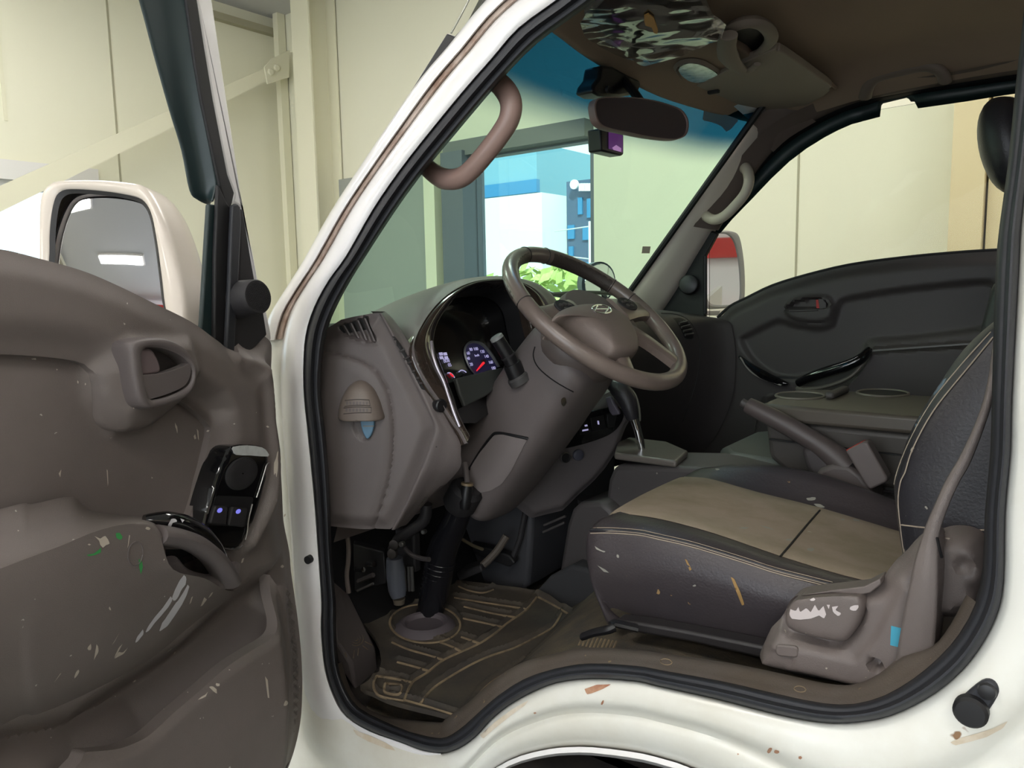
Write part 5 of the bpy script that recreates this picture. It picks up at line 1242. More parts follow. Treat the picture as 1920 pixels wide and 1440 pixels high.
# ============================================================ FLOOR, SEATS, CONSOLE, FAR DOOR
# ---- wheel house carpet and scuff plate
def ringi(t, off, i0, i1): 
    out = []; t0_ = t
    for k_, e in enumerate(LOOP[i0:i1]):
        t = t0_ if 23 < k_ + i0 < 42 or t0_ < 1 else 1 + (t0_ - 1) * (.5 if k_ + i0 > 30 else .35)
        a, b = e[0], e[1]; out.append(side(a[0] + (b[0] - a[0]) * t, a[1] + (b[1] - a[1]) * t, off))
    return out
M_scuff = mat('dusty_brown_plastic', (96, 87, 80), .6, bump=.3, bscale=500, var=.7, vscale=12, col2=(84, 72, 60), speck=(150, 130, 100), speck_t=.72, speck_s=50)
rows = [ringi(.95, .03, 20, 45), ringi(1.05, .022, 20, 45), ringi(1.5, .035, 20, 45), ringi(2.0, .052, 20, 45), ringi(2.15, .075, 20, 45)]
SCF = loft('scuff_plate', rows, M_scuff, truck, nu=3, nv=3, flip=True, angle=60)
SCB = bvh(SCF)
for a, b in ((1249, 1241), (1500, 1292)):
    c = lineon(SCB, ell(a, b, 11, 5.5, 14, .15) + [(a + 11, b + 1)], .0004, 1)
    if len(c) > 4: tube('scuff_cap', c, .0007, M_ridge, truck, seg=4)
wh_prof = [(-.25, .700), (-.08, .704), (-.012, .736), (.04, .785), (.10, .84), (.18, .885), (.30, .918), (.45, .928), (.65, .925), (.95, .92)]
rows = [[(x - .80 - (y - .87) * .2, y, z + dz) for x, z in wh_prof] for y, dz in ((.865, -.035), (.90, -.012), (.95, .0), (1.10, .004), (1.30, .004), (1.60, .0))]
WHH = loft('wheel_house', rows, mat('dusty_carpet', (66, 61, 55), .95, bump=1, bscale=350, var=.9, vscale=14, col2=(100, 88, 68)), truck, nu=3, nv=2, angle=60)
WHB = bvh(WHH)
# ribbed heel area beside the mat
c0 = [(1085 + i * 7, 1210 + i * 1.2) for i in range(10)]
for i, (a, b) in enumerate(c0):
    c = lineon(WHB, [(a, b), (a + 8, b - 18)], .0005, 2)
    if len(c) > 1: tube('carpet_rib', c, .0016, M_ridge, truck, seg=5)
# ---- floor mat with dusty raised ribs
FMt = Frame((0, 0, .735), (math.cos(rad(38)), math.sin(rad(38)), 0), (-math.sin(rad(38)), math.cos(rad(38)), 0)); TM = FMt.tr
mo_ = [(676,1299),(700,1312),(727,1325),(768,1337),(810,1347),(873,1361),(893,1343),(910,1310),(950,1272),(985,1248),(1026,1222),(1050,1190),(1075,1156),(1052,1145),(1006,1118),(940,1108),(860,1098),(780,1092),(700,1100),(655,1115),(655,1150),(690,1190),(712,1225),(712,1272)]
mo2 = cr(FMt.trs(mo_, 0), 2, True)
ribs = [[(1006,1120),(985,1145),(953,1167),(925,1190),(893,1210),(833,1237),(800,1262),(773,1280),(757,1315)], [(1053,1150),(1040,1172),(1027,1183),(990,1203),(960,1217),(915,1232),(877,1250),(827,1280),(805,1298),(788,1320)],
        [(1040,1215),(1010,1232),(960,1257),(930,1274),(907,1293),(885,1320),(863,1348)], [(735,1205),(765,1218),(800,1228),(832,1238)], [(825,1205),(845,1212),(865,1222)], [(745,1242),(775,1250),(802,1258)], [(865,1195),(900,1207)],
        [(852,1121),(905,1130),(985,1142)], [(870,1138),(920,1150),(968,1158)], [(868,1160),(905,1168),(942,1176)], [(1010,1120),(1035,1133),(1080,1160)], [(706,1268),(735,1272),(773,1280)], [(706,1268),(700,1285),(712,1305),(757,1315)], [(722,1282),(752,1285),(748,1302),(722,1298),(722,1282)],
        [(860,1100),(880,1108),(905,1112),(925,1106)], [(757,1313),(800,1325),(868,1346),(888,1345)]]
gr_ = ell(797, 1170, 66, 36, 30, .05)
ribs.append(gr_ + [gr_[0]])
rq = [FMt.trs(cr(r, 3)) for r in ribs]
band = FMt.trs(cr(ribs[0][:-1], 2) + cr(ribs[1], 2)[::-1])
def hmat(U, V):
    h = .010 + .004 * sst(sdf(U, V, mo2), 0, .012) * 0
    for r in rq: h = np.maximum(h, .010 + .006 * np.exp(-(dseg(U, V, r, False) / .0042) ** 2))
    h = h - .004 * sst(sdf(U, V, band), .002, .008)
    h += .004 * np.exp(-(dseg(U, V, mo2) / .008) ** 2)
    return h
MT = relief('floor_mat', FMt, mo2, hmat, M_mat_f, None, step=.0052, back=.009)
tag(MT, 'dusty black rubber floor mat with raised ribs in the driver footwell', 'floor mat')
MB_ = bvh(MT)
b = MB()
for r in ribs:
    c = []
    for p in cr(r, 5):
        h = hit(MB_, p[0], p[1], .0004)
        if h is not None: c.append(Vector((h.x, h.y, min(h.z, .7525) + .0002)))
    if len(c) > 2: b.tube(c, .0026, seg=6)
rb = b.build('dust_lines', M_ridge, MT); lab(rb, 'pale dusty ribs of the mat')
box('toe_board', (-1.30, 1.3, .90), (.02, .9, .5), M_rubd, truck, R=Matrix.Rotation(rad(-24), 3, 'Y'), smooth=False)  # coloured black to stand in for the darkness of the footwell
# ---- dead pedal
fr_ = thing('footrest', 'brown textured plastic footrest by the front corner of the opening', 'footrest', atY(670, 1220, .92))
q = [atY(623,1085,.93), atY(652,1112,1.0), atY(705,1214,1.0), atY(659,1243,.92), atY(628,1200,.90)]
lo = [p + Vector((-.02, 0, 0)) for p in q]
bt = [atY(640,1290,.935), atY(640,1290,1.02), atY(711,1272,1.01), atY(668,1302,.925), atY(640,1290,.91)]
bt[0] = Vector((q[0].x - .02, q[0].y, .76)); bt[1] = Vector((q[1].x - .02, q[1].y + .02, .76)); bt[4] = Vector((q[4].x - .02, q[4].y, .76))
o = mk('footrest_block', q + bt, [(0, 1, 2, 3, 4), (5, 9, 8, 7, 6), (0, 5, 6, 1), (1, 6, 7, 2), (2, 7, 8, 3), (3, 8, 9, 4), (4, 9, 5, 0)], M_trim2, fr_, bevel=.006, seg=3)
FRB = bvh(o)
for (cx_, cy_, rs) in ((667, 1198, (4, 9, 14)),):
    for r_ in rs:
        c = lineon(FRB, ell(cx_, cy_, r_, r_ * .92, 16) + [(cx_ + r_, cy_)], .0004, 1)
        if len(c) > 4: tube('tread_line', c, .0009, M_ridge, fr_, seg=4)
for q_ in (((640,1160),(650,1180),(655,1196)), ((648,1160),(656,1174),(664,1180)), ((656,1160),(668,1176)), ((664,1162),(676,1180)), ((633,1175),(640,1195),(654,1215)), ((645,1215),(650,1232)), ((655,1220),(657,1236)), ((664,1220),(663,1234)), ((672,1216),(671,1229)), ((680,1211),(690,1218)), ((684,1203),(698,1210))):
    c = lineon(FRB, q_, .0004, 3)
    if len(c) > 1: tube('tread_line', c, .0009, M_ridge, fr_, seg=4)

# ---- driver's seat
seat = thing('driver_seat', 'driver seat with tan cloth centre, black leather bolsters and pale stitching', 'seat', (-.4, 1.24, .93))
def L(P, y): return [atY(a, b, y) for a, b in P]
def pre(r, dz, dx=0): return [r[0] + Vector((dx, 0, dz))] + r
near2 = [(1108,992),(1160,995),(1233,1004),(1342,1032),(1452,1067),(1561,1095),(1660,1112),(1760,1128)]
near3 = [(1150,963),(1200,966),(1255,976),(1342,1000),(1465,1042),(1583,1078),(1690,1102),(1790,1122)]
far5 = [(1275,898),(1308,898),(1340,903),(1425,927),(1537,955),(1673,996),(1750,1018),(1830,1040)]
far6 = [(1305,884),(1340,875),(1370,871),(1430,874),(1526,890),(1640,928),(1720,960),(1800,990)]
low0 = [(1150,1140),(1185,1152),(1225,1164),(1300,1182),(1430,1207),(1560,1222),(1680,1230),(1780,1240)]
mid1 = [(1116,1062),(1160,1066),(1215,1072),(1310,1090),(1430,1125),(1560,1150),(1680,1165),(1780,1175)]
r0_, r1_, r2_, r3_ = L(low0, .99), L(mid1, .965), L(near2, .985), L(near3, 1.055)
r5_, r6_ = L(far5, 1.42), L(far6, 1.475)
r2a = [a.lerp(b, .35) + Vector((0, 0, .006)) for a, b in zip(r2_, r3_)]
r4a = [a.lerp(b, .33) + Vector((-.012 * (1 - i / 7), 0, -.004)) for i, (a, b) in enumerate(zip(r3_, r5_))]
r4b = [a.lerp(b, .66) + Vector((-.012 * (1 - i / 7), 0, -.004)) for i, (a, b) in enumerate(zip(r3_, r5_))]
r7_ = [p + Vector((.01, .05, -.03)) for p in r6_]; r8_ = [p + Vector((.01, .055, -.16)) for p in r6_]
rows = [r0_, r1_, [a.lerp(b, .9) + Vector((0, -.006, 0)) for a, b in zip(r1_, r2_)], r2_, r2a, r3_, r4a, r4b, r5_, r6_, r7_, r8_]
rows2 = []
for i, r in enumerate(rows):
    f = r[0]; d = Vector((-.012, .012 if i < 5 else 0, -.02)); e = Vector((.015, .02 if i < 5 else -.01 if i > 8 else 0, -min(.14, max(.02, f.z - .93))))
    rows2.append([f + e, f + e * .4 + Vector((-.014, 0, 0))] + r)
CU = loft('seat_cushion', rows2, M_leathb, seat, nu=3, nv=3, angle=0)
lab(CU, 'black leather seat cushion')
top_ = [[p + Vector((0, 0, .0035)) for p in r] for r in (r3_, r4a, r4b, r5_)]
for r in top_: r.insert(0, r[0] + Vector((-.006, 0, -.012)))
TP = loft('cushion_panel', [[p - Vector((0, -.004, .008)) for p in top_[0]]] + top_ + [[p - Vector((0, .004, .008)) for p in top_[-1]]], M_fabric, seat, nu=3, nv=3, angle=60)
lab(TP, 'tan cloth cushion centre, soiled')
CB = bvh(CU, TP)
c = lineon(CB, [(1463,1044),(1485,1018),(1510,988),(1537,957)], .0008, 5)
tube('panel_seam', c, .0018, M_rubd, TP, seg=6)
c = lineon(CB, [(1107,994),(1150,994),(1200,998),(1233,1005),(1290,1018),(1342,1033),(1400,1051),(1452,1068),(1510,1083),(1561,1096),(1610,1106)], .0008, 5)
tube('piping', c, .0026, M_leather, CU, seg=8); 
for dy, r_, m_ in ((-4, .0008, M_thread), (6, .0009, M_thread), (2, .0007, M_thread)):
    c = lineon(CB, [(1107,994+dy),(1150,994+dy),(1200,998+dy),(1233,1005+dy),(1290,1018+dy),(1342,1033+dy),(1400,1051+dy),(1452,1068+dy),(1510,1083+dy),(1561,1096+dy)], .0010, 5)
    if len(c) > 3: tube('stitching', c, r_, m_, CU, seg=4)
drape('seat_scratch', CB, [[(1284,1048),(1288,1050),(1297,1068),(1293,1070)], [(1370,1082),(1376,1084),(1388,1110),(1396,1134),(1391,1135),(1380,1108)]], mat('ochre_stain', (150, 118, 70), .7), CU, step=4)
drape('seat_fleck', CB, [blob(1158,1043,2,4,seed=2), blob(1302,1098,4,2,seed=3), [(1115,1024),(1128,1032),(1136,1034),(1133,1036),(1118,1030)], [(1120,1060),(1135,1068),(1142,1074),(1132,1072)], [(1395,988),(1405,989),(1398,992),(1383,990)], [(1425,985),(1440,988),(1452,994),(1436,990)],
      blob(1521,935,8,3,seed=5), blob(1535,948,10,3,.2,seed=6), blob(1580,974,5,2,seed=7), blob(1605,975,8,2,.2,seed=8), blob(1345,880,5,2,seed=9), blob(1480,1012,6,2,seed=10), blob(1520,1030,7,3,seed=11)], mat('pale_scuff', (150, 148, 138), .7), CU, step=3)['kind'] = 'stuff'
# backrest: closed slices, leaning back
S_ = [(1690,1080),(1680,1020),(1672,965),(1668,915),(1674,885),(1703,807),(1752,727),(1800,659),(1862,602),(1930,560),(2010,528)]
sl = []
fx = [atY(a, b, .985) for a, b in S_]
for i, p in enumerate(fx):
    th = .15 + .02 * math.sin(i / 10 * math.pi); y0, y1 = .965, 1.515; x0 = p.x; x1 = p.x + th + (.02 if i < 3 else 0); z = p.z + (0)
    r = [(x0 + .004, y0 + .030, z), (x0, y0 + .07, z), (x0 + .012, y0 + .16, z), (x0 + .018, 1.24, z), (x0 + .012, y1 - .16, z), (x0, y1 - .07, z), (x0 + .004, y1 - .03, z), (x0 + .025, y1, z), (x1 - .03, y1, z), (x1, y1 - .04, z), (x1, 1.24, z), (x1, y0 + .04, z), (x1 - .03, y0, z), (x0 + .028, y0, z)]
    sl.append([Vector(q) for q in r])
BK = loft('backrest', sl, M_leather, seat, closed=True, nu=3, nv=3, caps=True, angle=0, flip=True)
lab(BK, 'black leather backrest')
BB = bvh(BK)
for off_, w_ in ((0, .0011),):
    c = lineon(BB, [(1702,1060),(1694,1030),(1688,985),(1684,940),(1688,905),(1697,885),(1706,855),(1720,823),(1742,783),(1768,746),(1816,688),(1862,632)], .0012, 5)
    tube('stitching', c, .0008, M_thread, BK, seg=5)
c = lineon(BB, [(1694,1050),(1682,1005),(1677,960),(1676,915),(1682,885),(1695,850),(1711,815),(1733,775),(1760,735),(1808,677),(1858,622)], .0010, 5)
tube('stitching', c, .0007, M_thread, BK, seg=5)
c = lineon(BB, [(1688,984),(1720,988),(1755,991),(1800,993),(1848,994)], .0008, 5)
tube('stitching', c, .0009, M_thread, BK, seg=5)
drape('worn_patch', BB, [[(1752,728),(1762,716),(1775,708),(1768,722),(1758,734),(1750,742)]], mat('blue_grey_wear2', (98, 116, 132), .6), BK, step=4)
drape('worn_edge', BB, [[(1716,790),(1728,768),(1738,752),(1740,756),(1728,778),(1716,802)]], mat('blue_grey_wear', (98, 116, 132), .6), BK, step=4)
# seat base, slide rail, adjustment bar
box('seat_base', (-.34, 1.24, .945), (.46, .44, .05), M_rubd, seat, bevel=.005)
P = [atY(a, b, .955) for a, b in ((1152,1162),(1200,1168),(1300,1186),(1440,1214),(1560,1236),(1560,1262),(1430,1236),(1300,1206),(1200,1188),(1155,1180))]
prism('slide_rail', P, (0, .03, 0), mat('dark_rail', (44, 41, 42), .5), seat, bevel=.004)
ad = tube('slide_lever', [atY(1092,1194,.90), atY(1115,1186,.90), atY(1140,1181,.90), atY(1150,1176,.905)], [.007,.0075,.008,.009], M_black, seat, seg=12, n=3, flat=.8)
tube('lever_arm', [atY(1146,1172,.905), atY(1152,1168,.91), atY(1195,1178,.93)], .008, M_black, seat, seg=8, flat=.6)
# outer side shield with recliner handle and button
FSd = Frame((0, .905, 0), (1, 0, 0), (0, 0, 1)); TD = FSd.tr
sh = [(1426,1226),(1430,1214),(1440,1192),(1447,1176),(1458,1166),(1470,1150),(1480,1128),(1500,1116),(1560,1107),(1620,1100),(1650,1090),(1668,1065),(1690,1045),(1712,1020),(1735,1005),(1760,1003),(1770,1060),(1760,1180),(1745,1270),(1720,1300),(1665,1298),(1600,1283),(1540,1268),(1480,1256),(1445,1248),(1430,1240)]
sho = cr(FSd.trs(sh), 3, True)
hl = FSd.trs([(1474,1150),(1482,1128),(1500,1118),(1560,1112),(1612,1114),(1630,1132),(1620,1165),(1600,1190),(1580,1204),(1540,1198),(1480,1180)])
M_shield = mat('shield_plastic', (106, 96, 92), .5, bump=.3, bscale=800, var=.4, vscale=8, col2=(90, 82, 77), speck=(170, 160, 145), speck_t=.73, speck_s=50)
def hsh(U, V):
    h = .022 * sst(sdf(U, V, sho), -.002, .016)
    h += -.014 * sst(sdf(U, V, cr(hl, 3, True)), -.004, .004)
    bt_ = FSd.trs([(1446,1202),(1500,1208),(1502,1240),(1448,1234)]); s = sdf(U, V, rpoly(bt_, .006)); h += -.003 * sst(s, -.001, .001)
    lw = FSd.trs([(1426,1232),(1440,1188),(1500,1196),(1580,1212),(1612,1218),(1650,1180),(1700,1080),(1760,1100),(1740,1300),(1500,1270)]); h += .006 * sst(sdf(U, V, lw), -.004, .006)
    ho_ = TD(1653, 1229); d = np.sqrt((U - ho_[0]) ** 2 + (V - ho_[1]) ** 2); h += -.018 * (1 - sst(d, .0055, .0085))
    return h
SD = relief('side_shield', FSd, sho, hsh, M_shield, seat, step=.0042, back=.03)
P = cr(FSd.trs([(1476,1150),(1484,1130),(1500,1120),(1550,1113),(1605,1112),(1620,1118),(1624,1135),(1615,1165),(1600,1188),(1585,1200),(1560,1198),(1520,1190),(1480,1174)], .02), 3, True)
cp_ = (sum(p[0] for p in P) / len(P), sum(p[1] for p in P) / len(P))
RH = loft('recliner_handle', [[FSd.pt(cp_[0] + (p[0] - cp_[0]) * s_, cp_[1] + (p[1] - cp_[1]) * s_ + dv, w_) for p in P] for s_, w_, dv in ((1, .0, 0), (1, .020, 0), (.97, .028, .001), (.86, .033, .004), (.5, .034, .006), (.02, .034, .006))], M_shield, seat, closed=True, nv=2, angle=60)
RB = bvh(RH)
drape('paint_smear', RB, [[(1482,1142),(1492,1146),(1497,1138),(1500,1148),(1512,1140),(1520,1148),(1528,1134),(1535,1146),(1544,1136),(1549,1152),(1545,1160),(1536,1154),(1520,1160),(1500,1162),(1484,1160),(1480,1152)], [(1560,1138),(1572,1136),(1566,1144),(1578,1150),(1572,1156),(1562,1148)], blob(1524,1124,6,3,seed=3), blob(1602,1141,10,5,-.3,seed=4), [(1550,1134),(1556,1134),(1554,1142)]], mat('pinkish_white_paint', (196, 186, 184), .6), RH, step=4)
P = FSd.trs([(1453,1208),(1496,1212),(1498,1234),(1455,1230)], .028); SBn = prism('shield_button', [FSd.pt(u, v, .024) for u, v in rpoly(P, .006)], FSd.w * .005, M_shield, seat, bevel=.002)
P = L([(1500,1117),(1560,1107),(1620,1100),(1650,1085),(1652,1096),(1632,1112),(1612,1116),(1560,1112)], .885)
prism('shield_strap', P, (0, .03, 0), M_shield, seat, bevel=.004)
FRc = Frame((0, .93, 0), (1, 0, 0), (0, 0, 1))
rc_ = cr(FRc.trs([(1740,1012),(1762,1002),(1790,997),(1825,1003),(1848,1025),(1860,1060),(1856,1110),(1838,1148),(1810,1156),(1770,1154),(1738,1150),(1730,1080)]), 3, True)
nt_ = [FRc.trs(q)[0] for q in ([(1812,1052)], [(1838,1098)], [(1808,1140)])]
def hrc(U, V):
    h = .02 * sst(sdf(U, V, rc_), -.002, .014)
    for a in nt_: d = np.sqrt((U - a[0]) ** 2 + (V - a[1]) ** 2); h += -.006 * (1 - sst(d, .006, .010))
    return h
relief('recliner_cover', FRc, rc_, hrc, M_shield, seat, step=.005, back=.03)
P = [atY(a, b, .955) for a, b in ((1740,1150),(1850,1150),(1860,1300),(1740,1300))]
prism('lower_shield', P, (0, .03, 0), M_scuff, seat, bevel=.004)
box('shield_tag', atY(1680, 1193, .878), (.010, .003, .022), M_card, seat)
# ---- seat belt
bel = [((1874,560),(1880,565),.90),((1864,660),(1871,668),.90),((1852,735),(1860,739),.895),((1831,798),(1841,802),.89),((1801,860),(1816,867),.885),((1777,901),(1797,901),.88),((1758,942),(1778,942),.872),((1740,983),(1762,988),.868),((1728,1018),(1757,1020),.866),((1718,1050),(1757,1052),.862),((1708,1095),(1757,1095),.860),((1698,1140),(1756,1140),.862),((1690,1185),(1753,1185),.866),((1682,1230),(1750,1228),.870),((1675,1262),(1744,1256),.874),((1671,1295),(1738,1278),.884)]
rows = [[atY(*a, y), atY((a[0] + b[0]) / 2, (a[1] + b[1]) / 2, y - .004), atY(*b, y)] for a, b, y in bel]
bt = thing('seat_belt', 'twisted grey brown seat belt webbing hanging beside the driver seat', 'seat belt', rows[-1][0])
BL = loft('webbing', rows, M_belt, bt, nu=3, nv=4, solid=.0022, angle=0)
BLB = bvh(BL)
for q_ in (((1676,1246),(1742,1240)), ((1674,1252),(1742,1248)), ((1674,1262),(1740,1272)), ((1676,1290),(1738,1262)), ((1672,1270),(1700,1285)), ((1700,1268),(1738,1276))):
    c = lineon(BLB, q_, .0010, 6)
    if len(c) > 1: tube('belt_stitching', c, .0008, M_thread, bt, seg=4)
tube('belt_edge', [atY(1757, 1008, .862), atY(1762, 1030, .864), atY(1766, 1045, .868)], .0015, M_rubd, bt, seg=5)
# ---- console, shifter
con = thing('gear_console', 'dark brown gear console between the seats with raised shifter top and cup hole', 'console', (-.6, 1.55, .75))
M_con = mat('console_plastic', (74, 70, 70), .5, bump=.3, bscale=700, speck=(140, 135, 128), speck_t=.74, speck_s=60)
P = L([(1128,1100),(1132,960),(1140,900),(1150,876),(1160,872),(1300,876),(1420,900),(1650,960),(1650,1100)], 1.49)
prism('console_body', P, (0, .18, 0), M_con, con, bevel=.012, seg=3)
zc = atY(1200, 868, 1.49).z
P = [atY(1152,872,1.488), atY(1268,868,1.488), atY(1290,858,1.60), atY(1250,848,1.67), atY(1180,850,1.67), atY(1158,858,1.60)]
P = [Vector((p.x, p.y, zc)) for p in P]
prism('shifter_plate', P, (0, 0, .016), mat('shifter_plate_plastic', (104, 98, 92), .35), con, bevel=.005, seg=3)
c = atZ(1316, 868, zc - .008); prism('cup_hole', [Vector((c.x + math.cos(a) * .028, c.y + math.sin(a) * .03, zc - .012)) for a in [2 * math.pi * k / 24 for k in range(24)]], (0, 0, .003), M_rubd, con)
P = L([(1040,1120),(1062,985),(1072,955),(1085,943),(1128,940),(1150,960),(1150,1130)], 1.45)
prism('front_console', P, (0, .22, 0), M_con, con, bevel=.012, seg=3)
c = atY(1108, 938, 1.50); prism('cup_hole', [Vector((c.x + math.cos(a) * .030, c.y + math.sin(a) * .035, c.z - .006)) for a in [2 * math.pi * k / 24 for k in range(24)]], (0, 0, .010), M_rubd, con)
for a, b in (((1020,985),(1060,968)), ((1018,998),(1058,980))): tube('console_groove', [atY(*a, 1.445), atY(*b, 1.445)], .003, M_con, con, seg=6)
P = L([(990,1125),(1030,1080),(1070,1060),(1130,1075),(1160,1130),(1150,1170),(1080,1160),(1000,1130)], 1.40)
prism('tunnel_cover', P, (0, .25, 0), mat('tunnel_carpet', (60, 60, 62), .9, bump=.5, bscale=300), con, bevel=.02, seg=3)
gs = thing('gear_lever', 'chrome gear lever with black leather knob beside the steering column', 'gear lever', atY(1207, 860, 1.56))
V, Fc = tubeg([atY(1208, 862, 1.56), atY(1200, 825, 1.555), atY(1193, 797, 1.552)], [.0070, .0090, .0092], 16)
mk('chrome_rod', V, Fc, M_chrome, gs)
tube('chrome_collar', [atY(1195, 806, 1.552), atY(1189, 785, 1.55), atY(1185, 770, 1.548)], [.0085, .0115, .0145], M_chrome, gs, seg=20)
tube('knob', [atY(1187,786,1.548), atY(1182,768,1.546), atY(1176,750,1.545), atY(1166,735,1.542), atY(1152,725,1.54), atY(1142,726,1.54)], [.014,.0185,.0215,.0225,.019,.008], M_leather, gs, seg=20, n=4)
lab(gs.children[-1], 'black leather knob')
tube('silver_back', [atY(1152,719,1.555), atY(1170,727,1.56), atY(1184,745,1.562), atY(1192,768,1.564), atY(1197,790,1.564)], [.006,.011,.013,.011,.006], mat('silver_grey_plastic', (150, 150, 140), .35), gs, seg=12, n=4)
P = [atY(a, b, 1.51) for a, b in ((1134,746),(1144,743),(1150,756),(1160,772),(1161,777),(1148,780),(1142,772))]
prism('release_button', P, (0, .01, 0), mat('mauve_button', (96, 90, 102), .4), gs, bevel=.003)
# ---- handbrake
hb = thing('handbrake', 'brown plastic handbrake lever raised between the seats', 'handbrake', atY(1570, 890, 1.56))
tube('brake_grip', [atY(1402,760,1.57), atY(1416,767,1.57), atY(1450,784,1.57), atY(1490,806,1.57), atY(1530,830,1.57), atY(1562,853,1.57), atY(1590,878,1.57)], [.017,.0185,.0195,.020,.021,.024,.030], mat('brake_plastic', (82, 74, 72), .4), hb, seg=18, n=3)
tube('release_button', [atY(1391, 754, 1.57), atY(1403, 761, 1.57)], .009, M_trimdk, hb, seg=14)
P = L([(1500,842),(1530,835),(1575,850),(1600,872),(1612,905),(1600,925),(1530,905),(1512,880)], 1.555); prism('brake_base', P, (0, .04, 0), M_trimdk, hb, bevel=.01, seg=3)
P = L([(1526,895),(1535,880),(1560,870),(1590,872),(1615,890),(1640,925),(1640,950),(1540,920)], 1.54); prism('brake_cover', P, (0, .08, 0), mat('cover_plastic', (88, 80, 78), .5), hb, bevel=.01, seg=3)
bk = thing('belt_buckle', 'brown boxy seat belt buckle with red release beside the driver seat', 'belt buckle', atY(1625, 880, 1.52))
P = L([(1585,846),(1618,828),(1626,830),(1664,896),(1662,904),(1632,918),(1624,912)], 1.515)
prism('buckle_body', P, (0, .035, 0), mat('buckle_plastic', (98, 90, 88), .45), bk, bevel=.005, seg=3)
P = L([(1586,844),(1616,828),(1620,833),(1590,850)], 1.519); prism('release_button', P, (0, .026, 0), M_red, bk, bevel=.001)
# ---- middle seat, folded down with cup holders
ms = thing('middle_seat', 'folded middle seat with cup holder tray and dark cushion', 'seat', (-.45, 1.85, .95))
zt = 1.200
M_mid = mat('mid_seat_shell', (78, 74, 70), .5, bump=.3, bscale=600)
a1, a2 = atZ(1428, 756, zt), atZ(1745, 760, zt); b1 = atZ(1500, 727, zt)
x0 = a1.x; x1 = -.12
Pp = [(x0, a1.y, zt), (x0 + .10, a1.y - .015, zt), (x1, a1.y - .02, zt), (x1, b1.y, zt), (b1.x + .06, b1.y, zt), (b1.x, b1.y - .03, zt)]
prism('tray_top', Pp, (0, 0, -.035), mat('tray_plastic', (86, 80, 72), .4), ms, bevel=.008, seg=3)
yn = a1.y
prism('folded_backrest', [(x0 + .005, yn + .006, zt - .036), (x1, yn - .01, zt - .036), (x1, yn - .0, zt - .15), (x0 + .06, yn + .02, zt - .155), (x0 + .015, yn + .01, zt - .12)], (0, .30, 0), M_mid, ms, bevel=.012, seg=3)
prism('backrest_pad', [(x0 - .005, yn + .03, zt - .13), (x1, yn + .03, zt - .13), (x1, yn + .03, zt - .25), (x0 + .10, yn + .03, zt - .25), (x0 + .02, yn + .03, zt - .21)], (0, .28, 0), M_leather, ms, bevel=.03, seg=4)
for i, (a, b, rr) in enumerate(((1500, 742, .046), (1655, 737, .048))):
    c = atZ(a, b, zt + .001); V = [Vector((c.x + math.cos(t_) * rr * 1.1, c.y + math.sin(t_) * rr * 1.3, zt + .0012)) for t_ in [2 * math.pi * k / 28 for k in range(28)]]
    mk('cup_well', V, [tuple(range(28))], M_rubd, ms, smooth=False)
    tube('cup_rim', V, .003, mat('rim_plastic', (110, 104, 94), .4), ms, seg=8, closed=True)
c = atZ(1570, 742, zt); box('tray_divider', (c.x, c.y, zt + .008), (.02, .13, .016), M_mid, ms, bevel=.006)
tube('seam_line', [(x0 + .02, yn - .004, zt - .075), (x1, yn - .016, zt - .08)], .002, M_rubd, ms, seg=6)
P = [(-.74, 1.72, 0), (-.70, 1.66, 0), (-.55, 1.63, 0), (.05, 1.63, 0), (.05, 2.02, 0), (-.70, 2.02, 0), (-.745, 1.95, 0)]
q = atY(1350, 840, 1.72)
prism('seat_cushion', [(q.x + (a + .74), b, q.z + .005) for a, b, c in P], (0, 0, -.10), mat('grey_green_leather', (92, 92, 88), .5, bump=.3, bscale=300), ms, bevel=.02, seg=4)
tube('cushion_piping', cr([(q.x + (a + .74), b, q.z - .028) for a, b, c in P[:4]], 4), .003, M_leathb, ms, seg=6)
# ---- passenger seat: head restraint and backrest, mostly behind the pillar
ps = thing('passenger_seat', 'passenger seat at the right edge, its black head restraint against the window', 'seat', (0, 2.05, .95))
c = atY(1897, 276, 2.0)
rows = []
for k in range(9):
    t_ = k / 8; a = -math.pi / 2 + math.pi * t_; zz = c.z + .100 * math.sin(a); sx = .060 * max(.05, math.cos(a)) ** .7; sy = .13 * max(.05, math.cos(a)) ** .45
    sh_ = -.02 * math.sin(a)
    rows.append([Vector((c.x + sh_ + math.cos(b_) * sx, c.y + math.sin(b_) * sy, zz)) for b_ in [2 * math.pi * j / 20 for j in range(20)]])
loft('head_restraint', rows, M_leather, ps, closed=True, nv=2, caps=True, angle=0)
for dy in (-.05, .05): tube('restraint_post', [(c.x + .01, c.y + dy, c.z - .1), (c.x + .0, c.y + dy, c.z - .32)], .006, M_chrome, ps, seg=10)
xs = c.x
prism('backrest', [(xs + .0, 1.80, 1.46), (xs + .10, 1.80, 1.46), (xs + .10, 1.80, 1.0), (xs - .08, 1.80, 1.0)], (0, .46, 0), M_leather, ps, bevel=.03, seg=4)
prism('seat_cushion', [(-.62, 2.03, 1.04), (.05, 2.03, 1.0), (.05, 2.03, .93), (-.60, 2.03, .93)], (0, .27, 0), M_leather, ps, bevel=.02, seg=4)

